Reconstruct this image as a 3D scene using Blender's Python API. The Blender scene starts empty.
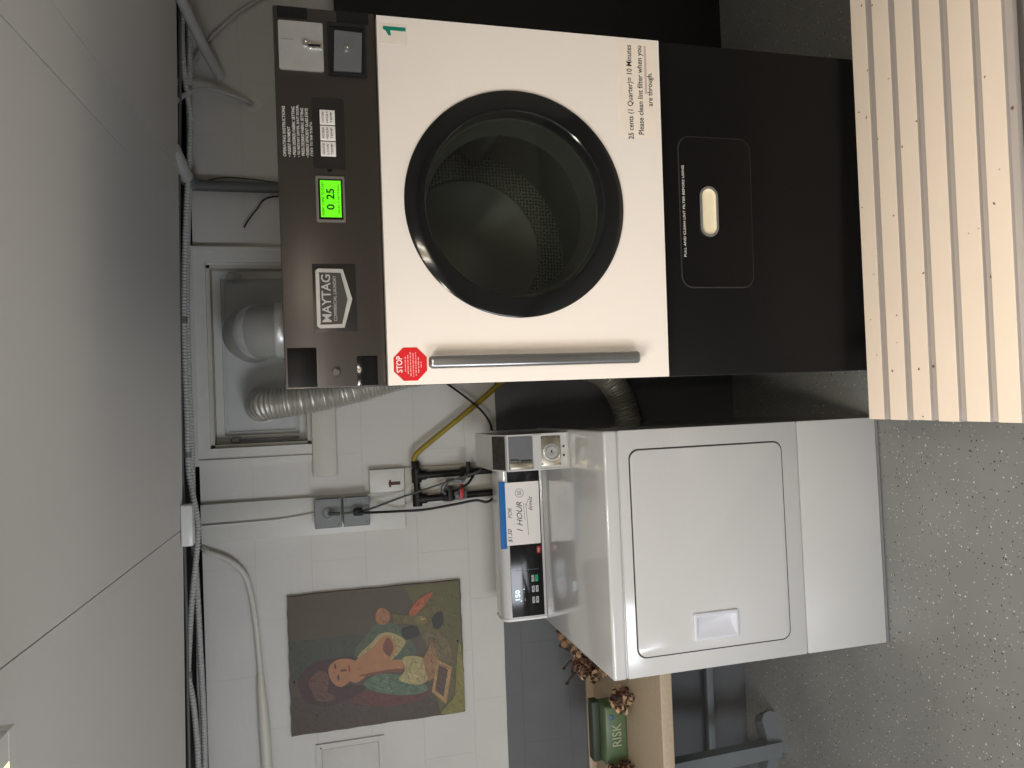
import bpy, bmesh, math, random
from mathutils import Vector, Matrix
random.seed(7)
S = bpy.context.scene
COL = S.collection
PI = math.pi

# ------------------------------------------------------------------ camera
F_, PITCH, ROLL, YAW, H = 745.8, .2563, -.0338, .0177, 1.788
fwd = Vector((math.sin(YAW)*math.cos(PITCH), math.cos(YAW)*math.cos(PITCH), -math.sin(PITCH)))
r0 = Vector((math.cos(YAW), -math.sin(YAW), 0)); u0 = r0.cross(fwd)
R_ = math.cos(ROLL)*r0 + math.sin(ROLL)*u0
U_ = -math.sin(ROLL)*r0 + math.cos(ROLL)*u0
# the photograph is stored turned a quarter: room-up is picture-left, room-right is picture-up
cam = bpy.data.cameras.new('camera'); camo = bpy.data.objects.new('camera', cam); COL.objects.link(camo)
cx_, cy_, cz_ = -U_, R_, -fwd
camo.matrix_world = Matrix(((cx_.x, cy_.x, cz_.x, 0), (cx_.y, cy_.y, cz_.y, 0), (cx_.z, cy_.z, cz_.z, H), (0, 0, 0, 1)))
cam.sensor_fit = 'HORIZONTAL'; cam.sensor_width = 36; cam.lens = F_*36/1024
cam.clip_start = .01
S.camera = camo

# ------------------------------------------------------------------ world, exposure
w = bpy.data.worlds.new('world'); S.world = w; w.use_nodes = True
w.node_tree.nodes['Background'].inputs[0].default_value = (.6, .7, .85, 1)
w.node_tree.nodes['Background'].inputs[1].default_value = .05
S.view_settings.view_transform = 'Standard'; S.view_settings.look = 'None'
S.view_settings.gamma = 1; S.view_settings.use_curve_mapping = False
S.view_settings.exposure = 0.36

def area(name, loc, size, power, col, aim):
    l = bpy.data.lights.new(name, 'AREA'); l.shape = 'RECTANGLE'; l.size, l.size_y = size
    l.energy = power; l.color = col
    o = bpy.data.objects.new(name, l); COL.objects.link(o); o.location = loc
    o.rotation_euler = (Vector(aim)-Vector(loc)).to_track_quat('-Z', 'Y').to_euler()
    return o
# fluorescent ceiling fixtures (the tubes' light) and added cool daylight, source unseen, low behind on the left
L_LEFT = area('tube_light_left', (-.54, .45, 2.14), (.2, 1.1), 19, (1, .93, .87), (-.54, .45, 0))
L_RIGHT = area('tube_light_right', (.14, -.10, 2.14), (.2, 1.1), 42, (1, .885, .825), (.14, -.10, 0))
L_DAY = area('added_daylight', (-2.4, -.9, 1.15), (1.0, 1.3), 37, (.88, .92, 1), (-.4, 2.6, 1.3))

# ------------------------------------------------------------------ materials
def lin(c): return tuple((v/255/12.92 if v/255 <= .04045 else ((v/255+.055)/1.055)**2.4) for v in c)+(1,)
MATS = {}
def mat(name, col, rough=.5, metal=0, var=.06, nscale=30, bump=0, bscale=200, emit=0, spec=None, coat=0):
    if name in MATS: return MATS[name]
    m = bpy.data.materials.new(name); m.use_nodes = True; nt = m.node_tree; N = nt.nodes; b = N['Principled BSDF']
    tc = N.new('ShaderNodeTexCoord'); nz = N.new('ShaderNodeTexNoise'); nz.inputs['Scale'].default_value = nscale
    nz.inputs['Detail'].default_value = 4
    nt.links.new(tc.outputs['Object'], nz.inputs['Vector'])
    mx = N.new('ShaderNodeMix'); mx.data_type = 'RGBA'
    c = lin(col)
    mx.inputs[6].default_value = tuple(v*(1-var) for v in c[:3])+(1,)
    mx.inputs[7].default_value = tuple(min(1, v*(1+var)) for v in c[:3])+(1,)
    nt.links.new(nz.outputs['Fac'], mx.inputs[0]); nt.links.new(mx.outputs[2], b.inputs['Base Color'])
    b.inputs['Roughness'].default_value = rough; b.inputs['Metallic'].default_value = metal
    if spec is not None: b.inputs['Specular IOR Level'].default_value = spec
    if coat: b.inputs['Coat Weight'].default_value = coat; b.inputs['Coat Roughness'].default_value = .08
    if bump:
        n2 = N.new('ShaderNodeTexNoise'); n2.inputs['Scale'].default_value = bscale; n2.inputs['Detail'].default_value = 3
        bp = N.new('ShaderNodeBump'); bp.inputs['Strength'].default_value = bump; bp.inputs['Distance'].default_value = .004
        nt.links.new(tc.outputs['Object'], n2.inputs['Vector']); nt.links.new(n2.outputs['Fac'], bp.inputs['Height'])
        nt.links.new(bp.outputs['Normal'], b.inputs['Normal'])
    if emit:
        nt.links.new(mx.outputs[2], b.inputs['Emission Color']); b.inputs['Emission Strength'].default_value = emit
    MATS[name] = m; return m

def ramp(N, p0, c0, p1, c1):
    r = N.new('ShaderNodeValToRGB'); r.color_ramp.elements[0].position = p0; r.color_ramp.elements[0].color = c0
    r.color_ramp.elements[1].position = p1; r.color_ramp.elements[1].color = c1; return r

def block_mat():
    m = bpy.data.materials.new('painted_block'); m.use_nodes = True; nt = m.node_tree; N = nt.nodes; L = nt.links
    b = N['Principled BSDF']; b.inputs['Roughness'].default_value = .55
    tc = N.new('ShaderNodeTexCoord'); sep = N.new('ShaderNodeSeparateXYZ'); L.new(tc.outputs['Object'], sep.inputs[0])
    ax = N.new('ShaderNodeMath'); ax.operation = 'ADD'; ax.inputs[1].default_value = 1.2064+.406*20; L.new(sep.outputs['X'], ax.inputs[0])
    ay = N.new('ShaderNodeMath'); ay.operation = 'ADD'; ay.inputs[1].default_value = -2.0343+.2032*20; L.new(sep.outputs['Z'], ay.inputs[0])
    cb = N.new('ShaderNodeCombineXYZ'); L.new(ax.outputs[0], cb.inputs[0]); L.new(ay.outputs[0], cb.inputs[1])
    wob = N.new('ShaderNodeTexNoise'); wob.inputs['Scale'].default_value = 9; L.new(tc.outputs['Object'], wob.inputs['Vector'])
    wm = N.new('ShaderNodeVectorMath'); wm.operation = 'MULTIPLY_ADD'; L.new(wob.outputs['Color'], wm.inputs[0])
    wm.inputs[1].default_value = (.006, .006, 0); L.new(cb.outputs[0], wm.inputs[2])
    br = N.new('ShaderNodeTexBrick'); L.new(wm.outputs[0], br.inputs['Vector'])
    br.inputs['Scale'].default_value = 1; br.inputs['Brick Width'].default_value = .406; br.inputs['Row Height'].default_value = .2032
    br.inputs['Mortar Size'].default_value = .0018; br.inputs['Mortar Smooth'].default_value = .6; br.inputs['Bias'].default_value = 0
    st = N.new('ShaderNodeMath'); st.operation = 'GREATER_THAN'; st.inputs[1].default_value = 1.0895
    nzl = N.new('ShaderNodeTexNoise'); nzl.inputs['Scale'].default_value = 6; L.new(tc.outputs['Object'], nzl.inputs['Vector'])
    zj = N.new('ShaderNodeMath'); zj.operation = 'MULTIPLY_ADD'; zj.inputs[1].default_value = .006
    L.new(nzl.outputs['Fac'], zj.inputs[0]); L.new(sep.outputs['Z'], zj.inputs[2]); L.new(zj.outputs[0], st.inputs[0])
    nz = N.new('ShaderNodeTexNoise'); nz.inputs['Scale'].default_value = 2.2; nz.inputs['Detail'].default_value = 6; L.new(tc.outputs['Object'], nz.inputs['Vector'])
    up = ramp(N, .3, lin((197, 194, 189)), .7, lin((207, 205, 200))); L.new(nz.outputs['Fac'], up.inputs[0])
    dn = ramp(N, .3, lin((84, 86, 88)), .7, lin((98, 99, 101))); L.new(nz.outputs['Fac'], dn.inputs[0])
    mx = N.new('ShaderNodeMix'); mx.data_type = 'RGBA'; L.new(st.outputs[0], mx.inputs[0]); L.new(dn.outputs[0], mx.inputs[6]); L.new(up.outputs[0], mx.inputs[7])
    mm = N.new('ShaderNodeMix'); mm.data_type = 'RGBA'; mm.blend_type = 'MULTIPLY'; L.new(br.outputs['Fac'], mm.inputs[0])
    L.new(mx.outputs[2], mm.inputs[6]); mm.inputs[7].default_value = (.95, .945, .94, 1); L.new(mm.outputs[2], b.inputs['Base Color'])
    n3 = N.new('ShaderNodeTexNoise'); n3.inputs['Scale'].default_value = 55; n3.inputs['Detail'].default_value = 5; L.new(tc.outputs['Object'], n3.inputs['Vector'])
    hs = N.new('ShaderNodeMath'); hs.operation = 'MULTIPLY_ADD'; hs.inputs[1].default_value = -.5; L.new(br.outputs['Fac'], hs.inputs[0])
    h2 = N.new('ShaderNodeMath'); h2.operation = 'MULTIPLY'; h2.inputs[1].default_value = .5; L.new(n3.outputs['Fac'], h2.inputs[0]); L.new(h2.outputs[0], hs.inputs[2])
    bp = N.new('ShaderNodeBump'); bp.inputs['Strength'].default_value = .5; bp.inputs['Distance'].default_value = .003
    L.new(hs.outputs[0], bp.inputs['Height']); L.new(bp.outputs['Normal'], b.inputs['Normal'])
    return m

def floor_mat():
    m = bpy.data.materials.new('flecked_epoxy'); m.use_nodes = True; nt = m.node_tree; N = nt.nodes; L = nt.links
    b = N['Principled BSDF']; b.inputs['Roughness'].default_value = .38
    tc = N.new('ShaderNodeTexCoord'); nz = N.new('ShaderNodeTexNoise'); nz.inputs['Scale'].default_value = 3; nz.inputs['Detail'].default_value = 8
    L.new(tc.outputs['Object'], nz.inputs['Vector'])
    base = ramp(N, .3, lin((131, 132, 129)), .7, lin((143, 144, 141))); L.new(nz.outputs['Fac'], base.inputs[0])
    prev = base.outputs[0]
    for sc, thr, sel, col, seed in ((42, .085, .84, (232, 230, 222), 0), (38, .085, .84, (22, 22, 24), 3.3), (75, .12, .84, (205, 203, 196), 7.7), (70, .12, .86, (60, 58, 55), 11.1)):
        mp = N.new('ShaderNodeMapping'); mp.inputs['Location'].default_value = (seed, seed*.7, 0); L.new(tc.outputs['Object'], mp.inputs[0])
        ds = N.new('ShaderNodeTexNoise'); ds.inputs['Scale'].default_value = 90; L.new(mp.outputs[0], ds.inputs['Vector'])
        va = N.new('ShaderNodeVectorMath'); va.operation = 'MULTIPLY_ADD'; va.inputs[1].default_value = (.008, .008, 0)
        L.new(ds.outputs['Color'], va.inputs[0]); L.new(mp.outputs[0], va.inputs[2])
        v = N.new('ShaderNodeTexVoronoi'); v.voronoi_dimensions = '2D'; v.inputs['Scale'].default_value = sc; L.new(va.outputs[0], v.inputs['Vector'])
        lt = N.new('ShaderNodeMath'); lt.operation = 'LESS_THAN'; lt.inputs[1].default_value = thr; L.new(v.outputs['Distance'], lt.inputs[0])
        sp = N.new('ShaderNodeSeparateColor'); L.new(v.outputs['Color'], sp.inputs[0])
        gt = N.new('ShaderNodeMath'); gt.operation = 'GREATER_THAN'; gt.inputs[1].default_value = sel; L.new(sp.outputs[0], gt.inputs[0])
        ml = N.new('ShaderNodeMath'); ml.operation = 'MULTIPLY'; L.new(lt.outputs[0], ml.inputs[0]); L.new(gt.outputs[0], ml.inputs[1])
        mx = N.new('ShaderNodeMix'); mx.data_type = 'RGBA'; L.new(ml.outputs[0], mx.inputs[0]); L.new(prev, mx.inputs[6]); mx.inputs[7].default_value = lin(col)
        prev = mx.outputs[2]
    L.new(prev, b.inputs['Base Color'])
    n3 = N.new('ShaderNodeTexNoise'); n3.inputs['Scale'].default_value = 60; L.new(tc.outputs['Object'], n3.inputs['Vector'])
    bp = N.new('ShaderNodeBump'); bp.inputs['Strength'].default_value = .25; bp.inputs['Distance'].default_value = .002
    L.new(n3.outputs['Fac'], bp.inputs['Height']); L.new(bp.outputs['Normal'], b.inputs['Normal'])
    return m

def chipped(name, col, chip, thr=.1, sel=.9, scale=30):
    m = mat(name, col, .5, var=.03, nscale=12); nt = m.node_tree; N = nt.nodes; L = nt.links; b = N['Principled BSDF']
    src = b.inputs['Base Color'].links[0].from_socket
    tc = N.new('ShaderNodeTexCoord'); ds = N.new('ShaderNodeTexNoise'); ds.inputs['Scale'].default_value = 60; L.new(tc.outputs['Object'], ds.inputs['Vector'])
    va = N.new('ShaderNodeVectorMath'); va.operation = 'MULTIPLY_ADD'; va.inputs[1].default_value = (.012,)*3
    L.new(ds.outputs['Color'], va.inputs[0]); L.new(tc.outputs['Object'], va.inputs[2])
    v = N.new('ShaderNodeTexVoronoi'); v.inputs['Scale'].default_value = scale; L.new(va.outputs[0], v.inputs['Vector'])
    lt = N.new('ShaderNodeMath'); lt.operation = 'LESS_THAN'; lt.inputs[1].default_value = thr; L.new(v.outputs['Distance'], lt.inputs[0])
    sp = N.new('ShaderNodeSeparateColor'); L.new(v.outputs['Color'], sp.inputs[0])
    gt = N.new('ShaderNodeMath'); gt.operation = 'GREATER_THAN'; gt.inputs[1].default_value = sel; L.new(sp.outputs[0], gt.inputs[0])
    ml = N.new('ShaderNodeMath'); ml.operation = 'MULTIPLY'; L.new(lt.outputs[0], ml.inputs[0]); L.new(gt.outputs[0], ml.inputs[1])
    mx = N.new('ShaderNodeMix'); mx.data_type = 'RGBA'; L.new(ml.outputs[0], mx.inputs[0]); L.new(src, mx.inputs[6]); mx.inputs[7].default_value = lin(chip)
    L.new(mx.outputs[2], b.inputs['Base Color']); return m

def perforated():
    m = mat('perforated_drum', (128, 132, 124), .38, .75); nt = m.node_tree; N = nt.nodes; L = nt.links; b = N['Principled BSDF']
    src = b.inputs['Base Color'].links[0].from_socket
    tc = N.new('ShaderNodeTexCoord'); sp = N.new('ShaderNodeSeparateXYZ'); L.new(tc.outputs['Object'], sp.inputs[0])
    cb = N.new('ShaderNodeCombineXYZ'); L.new(sp.outputs['X'], cb.inputs[0]); L.new(sp.outputs['Z'], cb.inputs[1])
    v = N.new('ShaderNodeTexVoronoi'); v.voronoi_dimensions = '2D'; v.inputs['Scale'].default_value = 95; v.inputs['Randomness'].default_value = .3
    L.new(cb.outputs[0], v.inputs['Vector'])
    lt = N.new('ShaderNodeMath'); lt.operation = 'LESS_THAN'; lt.inputs[1].default_value = .3; L.new(v.outputs['Distance'], lt.inputs[0])
    mx = N.new('ShaderNodeMix'); mx.data_type = 'RGBA'; L.new(lt.outputs[0], mx.inputs[0]); L.new(src, mx.inputs[6]); mx.inputs[7].default_value = (.004, .004, .004, 1)
    L.new(mx.outputs[2], b.inputs['Base Color']); return m

def glass_mat(name, tint, ior=1.45):
    m = bpy.data.materials.new(name); m.use_nodes = True; nt = m.node_tree; N = nt.nodes; L = nt.links
    out = N['Material Output']; N.remove(N['Principled BSDF'])
    t = N.new('ShaderNodeBsdfTransparent'); t.inputs[0].default_value = tint
    g = N.new('ShaderNodeBsdfGlossy'); g.inputs['Roughness'].default_value = .04
    f = N.new('ShaderNodeFresnel'); f.inputs[0].default_value = ior
    mx = N.new('ShaderNodeMixShader'); L.new(f.outputs[0], mx.inputs[0]); L.new(t.outputs[0], mx.inputs[1]); L.new(g.outputs[0], mx.inputs[2])
    L.new(mx.outputs[0], out.inputs['Surface']); return m

# ------------------------------------------------------------------ mesh helpers
def new_bm(): return bmesh.new()
def fin(name, bm, mats, parent=None, loc=None, smooth=False, normals=True):
    if normals: bmesh.ops.recalc_face_normals(bm, faces=bm.faces[:])
    me = bpy.data.meshes.new(name); bm.to_mesh(me); bm.free()
    if not isinstance(mats, (list, tuple)): mats = [mats]
    for m in mats: me.materials.append(m)
    if smooth:
        for p in me.polygons: p.use_smooth = True
        me.set_sharp_from_angle(angle=math.radians(38))
    o = bpy.data.objects.new(name, me); COL.objects.link(o)
    if parent: o.parent = parent
    if loc: o.location = loc
    return o
def tag(o, label=None, cat=None, group=None, kind=None):
    if label: o['label'] = label
    if cat: o['category'] = cat
    if group: o['group'] = group
    if kind: o['kind'] = kind
    return o
def empty(name, loc, rz=0, **k):
    o = bpy.data.objects.new(name, None); o.empty_display_size = .05; COL.objects.link(o); o.location = loc; o.rotation_euler = (0, 0, rz)
    return tag(o, **k)

def bbox(bm, x0, x1, y0, y1, z0, z1, bev=0, seg=2, mi=0):
    vs = [bm.verts.new(p) for p in ((x0,y0,z0),(x1,y0,z0),(x1,y1,z0),(x0,y1,z0),(x0,y0,z1),(x1,y0,z1),(x1,y1,z1),(x0,y1,z1))]
    fs = [bm.faces.new([vs[i] for i in q]) for q in ((0,3,2,1),(4,5,6,7),(0,1,5,4),(1,2,6,5),(2,3,7,6),(3,0,4,7))]
    for f in fs: f.material_index = mi
    if bev:
        es = set(e for f in fs for e in f.edges)
        r = bmesh.ops.bevel(bm, geom=list(es), offset=bev, segments=seg, profile=.5, affect='EDGES')
        for f in r['faces']: f.material_index = mi
    return bm
def box(name, x0, x1, y0, y1, z0, z1, m, parent=None, bev=0, seg=2):
    return fin(name, bbox(new_bm(), x0, x1, y0, y1, z0, z1, bev, seg), m, parent, smooth=bev > 0)

def poly_y(bm, pts, y0, y1, mi=0):         # outline in x,z, thickness along y
    a = [bm.verts.new((p[0], y0, p[1])) for p in pts]; b = [bm.verts.new((p[0], y1, p[1])) for p in pts]
    n = len(pts); fs = [bm.faces.new(a), bm.faces.new(b[::-1])]
    for i in range(n): fs.append(bm.faces.new((a[i], b[i], b[(i+1) % n], a[(i+1) % n])))
    for f in fs: f.material_index = mi
    return fs
def poly_x(bm, pts, x0, x1, mi=0):         # outline in y,z, thickness along x
    a = [bm.verts.new((x0, p[0], p[1])) for p in pts]; b = [bm.verts.new((x1, p[0], p[1])) for p in pts]
    n = len(pts); fs = [bm.faces.new(a), bm.faces.new(b[::-1])]
    for i in range(n): fs.append(bm.faces.new((a[i], b[i], b[(i+1) % n], a[(i+1) % n])))
    for f in fs: f.material_index = mi
def poly_z(bm, pts, z0, z1, mi=0):
    a = [bm.verts.new((p[0], p[1], z0)) for p in pts]; b = [bm.verts.new((p[0], p[1], z1)) for p in pts]
    n = len(pts); fs = [bm.faces.new(a), bm.faces.new(b[::-1])]
    for i in range(n): fs.append(bm.faces.new((a[i], b[i], b[(i+1) % n], a[(i+1) % n])))
    for f in fs: f.material_index = mi
def rrect(x0, x1, z0, z1, r, n=6):
    pts = []
    for cx, cz, a0 in ((x1-r, z1-r, 0), (x0+r, z1-r, PI/2), (x0+r, z0+r, PI), (x1-r, z0+r, 1.5*PI)):
        for i in range(n+1):
            a = a0+i*PI/2/n; pts.append((cx+r*math.cos(a), cz+r*math.sin(a)))
    return pts
def circ(cx, cz, r, n=48, a0=0): return [(cx+r*math.cos(a0+2*PI*i/n), cz+r*math.sin(a0+2*PI*i/n)) for i in range(n)]
def loft(bm, outer, inner, y0, y1, mi=0):  # frame between two outlines of equal count, thickness y0..y1
    n = len(outer)
    A = [bm.verts.new((p[0], y0, p[1])) for p in outer]; B = [bm.verts.new((p[0], y0, p[1])) for p in inner]
    C = [bm.verts.new((p[0], y1, p[1])) for p in outer]; D = [bm.verts.new((p[0], y1, p[1])) for p in inner]
    for i in range(n):
        j = (i+1) % n
        for q in ((A[i],A[j],B[j],B[i]), (C[i],D[i],D[j],C[j]), (A[i],C[i],C[j],A[j]), (B[i],B[j],D[j],D[i])):
            bm.faces.new(q).material_index = mi
def rect_hole(bm, x0, x1, z0, z1, cx, cz, r, y0, y1, n=96):
    inner, outer = [], []
    for i in range(n):
        a = 2*PI*i/n; c, s = math.cos(a), math.sin(a); inner.append((cx+r*c, cz+r*s))
        t = min([((x1-cx)/c if c > 1e-9 else (x0-cx)/c if c < -1e-9 else 1e9), ((z1-cz)/s if s > 1e-9 else (z0-cz)/s if s < -1e-9 else 1e9)])
        outer.append([cx+t*c, cz+t*s])
    for X, Z in ((x0, z0), (x0, z1), (x1, z0), (x1, z1)):   # snap the nearest outline points to the corners
        k = min(range(n), key=lambda i: (outer[i][0]-X)**2+(outer[i][1]-Z)**2); outer[k] = [X, Z]
    loft(bm, outer, inner, y0, y1)
def lathe_y(bm, prof, cx, cz, n=64, mi=0, close=False):     # prof: (radius, y)
    rings = []
    for r, y in prof:
        rings.append([bm.verts.new((cx+r*math.cos(2*PI*i/n), y, cz+r*math.sin(2*PI*i/n))) for i in range(n)] if r > 1e-6 else [bm.verts.new((cx, y, cz))])
    for a, b in zip(rings, rings[1:]):
        for i in range(n):
            j = (i+1) % n
            if len(a) == 1 and len(b) == 1: continue
            q = (a[0], b[i], b[j]) if len(a) == 1 else (a[i], b[0], a[j]) if len(b) == 1 else (a[i], b[i], b[j], a[j])
            bm.faces.new(q).material_index = mi
def cat(pts, n=8):
    P = [Vector(p) for p in pts]; P = [2*P[0]-P[1]]+P+[2*P[-1]-P[-2]]; out = []
    for k in range(1, len(P)-2):
        a, b, c, d = P[k-1:k+3]
        for i in range(n):
            t = i/n
            out.append(.5*((2*b)+(c-a)*t+(2*a-5*b+4*c-d)*t*t+(3*b-a-3*c+d)*t**3))
    out.append(P[-2]); return out
def sweep(bm, path, rad, n=12, mi=0, cap=True):
    path = [Vector(p) for p in path]; rings = []; prev = None
    for k, p in enumerate(path):
        t = (path[min(k+1, len(path)-1)]-path[max(k-1, 0)]).normalized()
        if prev is None:
            nn = t.cross(Vector((0, 0, 1)) if abs(t.z) < .9 else Vector((1, 0, 0))).normalized()
        else: nn = (prev-t*prev.dot(t)).normalized()
        prev = nn; bb = t.cross(nn); r = rad(k) if callable(rad) else rad
        rings.append([bm.verts.new(p+r*(math.cos(2*PI*i/n)*nn+math.sin(2*PI*i/n)*bb)) for i in range(n)])
    for a, b in zip(rings, rings[1:]):
        for i in range(n): bm.faces.new((a[i], a[(i+1) % n], b[(i+1) % n], b[i])).material_index = mi
    if cap:
        bm.faces.new(rings[0][::-1]).material_index = mi; bm.faces.new(rings[-1]).material_index = mi
def tube(name, pts, r, m, parent=None, n=12, sm=8):
    bm = new_bm(); sweep(bm, cat(pts, sm) if sm else pts, r, n); return fin(name, bm, m, parent, smooth=True)
def resample(path, step):
    out = [path[0].copy()]; acc = 0
    for a, b in zip(path, path[1:]):
        L = (b-a).length; d = step-acc
        while d <= L: out.append(a+(b-a)*(d/L)); d += step
        acc = (acc+L) % step
    return out
def corr(name, pts, r, amp, pitch, m, parent=None, n=20, jag=0):      # ribbed hose or conduit
    P = resample(cat(pts, 16), pitch/4); prof = (0, .8, 1, .8); bm = new_bm()
    rr = random.Random(3); js = [rr.uniform(-jag, jag) for _ in P]
    sweep(bm, P, lambda k: r+amp*prof[k % 4]+js[k], n); return fin(name, bm, m, parent, smooth=True)

def text(name, s, x0, x1, z0, z1, y, m, parent, shear=0, bold=0, depth=.0004, keep=False, flip=False):
    cu = bpy.data.curves.new(name, 'FONT'); cu.body = s; cu.extrude = .02; cu.shear = shear; cu.offset = bold; cu.resolution_u = 3
    cu.align_x = 'CENTER' if keep else 'LEFT'
    tmp = bpy.data.objects.new('tmp', cu); COL.objects.link(tmp); bpy.context.view_layer.update()
    me = bpy.data.meshes.new_from_object(tmp.evaluated_get(bpy.context.evaluated_depsgraph_get()))
    bpy.data.objects.remove(tmp); bpy.data.curves.remove(cu)
    xs = [v.co.x for v in me.vertices]; ys = [v.co.y for v in me.vertices]
    ax, bx, ay, by = min(xs), max(xs), min(ys), max(ys)
    for v in me.vertices:
        u, t = (v.co.x-ax)/(bx-ax), (v.co.y-ay)/(by-ay)
        v.co = (x0+u*(x1-x0), y-(depth if v.co.z > 0 else 0), z0+t*(z1-z0))
    me.name = name; me.materials.clear(); me.materials.append(m)
    o = bpy.data.objects.new(name, me); COL.objects.link(o); o.parent = parent; return o

# ------------------------------------------------------------------ palette
M_WALL = block_mat(); M_FLOOR = floor_mat()
M_CEIL = mat('ceiling_paint', (230, 228, 225), .7, bump=.08, bscale=30, var=.03, nscale=3)
M_TRIM = mat('trim_paint', (206, 205, 199), .4, bump=.05, bscale=60)
M_TRIM2 = mat('trim_paint_aged', (190, 186, 174), .45, bump=.1, bscale=40)
M_ROOM = mat('room_paint', (190, 186, 176), .7)
M_VOID = mat('dark_joist_space', (58, 55, 52), .9)
M_WHITE = mat('white_enamel', (202, 202, 201), .16, var=.01, nscale=4, coat=.5)
M_DOORW = mat('warm_white_enamel', (243, 234, 225), .3, var=.012, nscale=5, coat=.3)
M_PLAS = mat('white_plastic', (230, 230, 228), .3, var=.01)
M_CHAR = mat('charcoal_metal', (64, 58, 54), .34, .35, var=.06, nscale=3)
M_BLACK = mat('black_enamel', (14, 13, 13), .42, spec=.2, var=.25, nscale=4, bump=.03, bscale=20)
M_BLACKM = mat('matte_black', (12, 12, 13), .6)
M_BLKGL = mat('gloss_black', (16, 17, 18), .12, var=.1)
M_SEAM = mat('seam_shadow_rubber', (52, 50, 50), .7)
M_STEEL = mat('brushed_steel', (188, 187, 184), .42, .5, var=.1, nscale=40)
M_STEELD = mat('dull_steel', (122, 124, 128), .42, .5, var=.12, nscale=25)
M_ALU = mat('satin_aluminium', (158, 158, 158), .28, .9, var=.03)
M_CHROME = mat('chrome', (225, 225, 228), .08, 1)
M_BRASS = mat('dull_nickel', (190, 182, 165), .3, .9)
M_FOIL = mat('foil_hose', (196, 194, 186), .38, .6, var=.1, bump=.4, bscale=90)
M_GALV = mat('galvanised_metal', (164, 164, 158), .45, .2, var=.06, nscale=12)
M_CONDP = mat('painted_conduit', (186, 186, 184), .5)
M_CONDM = mat('grey_conduit', (130, 131, 132), .42, .3)
M_GPIPE = mat('dark_grey_pipe', (92, 94, 92), .5)
M_GREYB = mat('grey_box', (112, 116, 116), .45, .3)
M_IRON = mat('black_iron', (28, 26, 24), .5, .4, var=.3, bump=.2, bscale=80)
M_CORD = mat('black_cord', (16, 16, 16), .5); M_CORDG = mat('grey_cord', (78, 78, 72), .5)
M_YEL = mat('yellow_gas_coating', (150, 132, 40), .45, var=.12)
M_RED = mat('red_handle', (170, 24, 24), .4); M_REDS = mat('red_sticker', (214, 22, 32), .4, var=.02)
M_TEAL = mat('teal_vinyl', (6, 132, 110), .4); M_INK = mat('black_ink', (24, 22, 26), .6)
M_PAPER = mat('paper', (236, 232, 228), .6, var=.02); M_TAPE = mat('clear_tape_strip', (240, 229, 216), .12, coat=.6)
M_PINK = mat('faded_pink_tape', (205, 180, 178), .3)
M_BLUE = mat('blue_painter_tape', (14, 104, 176), .6); M_WTXT = mat('white_print', (232, 230, 224), .5)
M_LCD = mat('lcd_backlight', (92, 214, 18), .4, emit=.7, var=.04); M_LCDT = mat('lcd_ink', (14, 50, 8), .5)
M_LED = mat('led_digits', (205, 232, 250), .4, emit=1.1)
M_BTN = mat('grey_button', (178, 180, 180), .45); M_GREEN = mat('green_button', (20, 150, 100), .4, emit=.15)
M_COUNTER = mat('beige_laminate', (176, 158, 134), .4, var=.14, nscale=90)
M_TRESTLE = mat('grey_wood_paint', (112, 118, 120), .55, bump=.1, bscale=50)
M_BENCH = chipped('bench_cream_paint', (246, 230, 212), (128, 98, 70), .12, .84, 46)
M_BENCHS = chipped('bench_shade_grey', (176, 168, 162), (110, 84, 60), .17, .9, 34)  # shade on the cream slats' sides put into the colour as grey
M_PERF = perforated(); M_GLASS = glass_mat('tinted_door_glass', (.78, .82, .79, 1), 1.7)
M_DRUM = mat('drum_steel', (120, 122, 116), .35, .8, var=.1, nscale=10)

# ------------------------------------------------------------------ the room
YW = 2.961
CZ = 2.25
X0, X1, YB = -3.0, 2.1, -2.4
def struct(o): o['kind'] = 'structure'; return o
struct(box('floor', X0, X1, YB, 3.2, -.1, 0, M_FLOOR))
bm = new_bm()
WX0, WX1, WZ0, WZ1 = -.15, .534, 1.815, 2.172
for a in ((X0, WX0, 0, 2.215), (WX1, X1, 0, 2.215), (WX0, WX1, 0, WZ0), (WX0, WX1, WZ1, 2.215)):
    bbox(bm, a[0], a[1], YW, 3.16, a[2], a[3])
struct(fin('wall_back', bm, M_WALL))
struct(box('wall_left', X0-.1, X0, YB, 3.16, 0, CZ+.06, M_ROOM)); struct(box('wall_right', X1, X1+.1, YB, 3.16, 0, CZ+.06, M_ROOM))
struct(box('wall_front', X0, X1, YB-.1, YB, 0, CZ+.06, M_ROOM))
bm = new_bm(); YC = 2.745; g = .0015                      # plasterboard sheets with open joints, ending short of the wall
def sx_(a, y): return a[0]+(a[1]-a[0])*(y-1.3)/(2.6-1.3)
J = [(-.366, -.402), (.602, .683), (.726, .815)]
edges = [None]+J+[None]
for a, b in zip(edges, edges[1:]):
    l0, l1 = (X0, X0) if a is None else (sx_(a, YB)+g, sx_(a, YC)+g)
    r0_, r1_ = (X1, X1) if b is None else (sx_(b, YB)-g, sx_(b, YC)-g)
    poly_z(bm, [(l0, YB), (r0_, YB), (r1_, YC), (l1, YC)], CZ, CZ+.016)
for v in bm.verts: v.co.z -= .014+.017*v.co.x          # the ceiling sags slightly to the right
struct(fin('ceiling', bm, M_CEIL))
bm = new_bm()
bbox(bm, X0, X1, YB, 2.6, CZ+.06, CZ+.07); bbox(bm, X0, X1, 2.6, 3.2, 2.5, 2.53); bbox(bm, X0, X1, 3.12, 3.2, 2.217, 2.5)
bbox(bm, X0, X1, 2.56, 2.6, CZ+.06, 2.5)
struct(fin('joist_void_backing', bm, M_VOID))  # dark sheets added to back the open joist void above the slot

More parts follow.
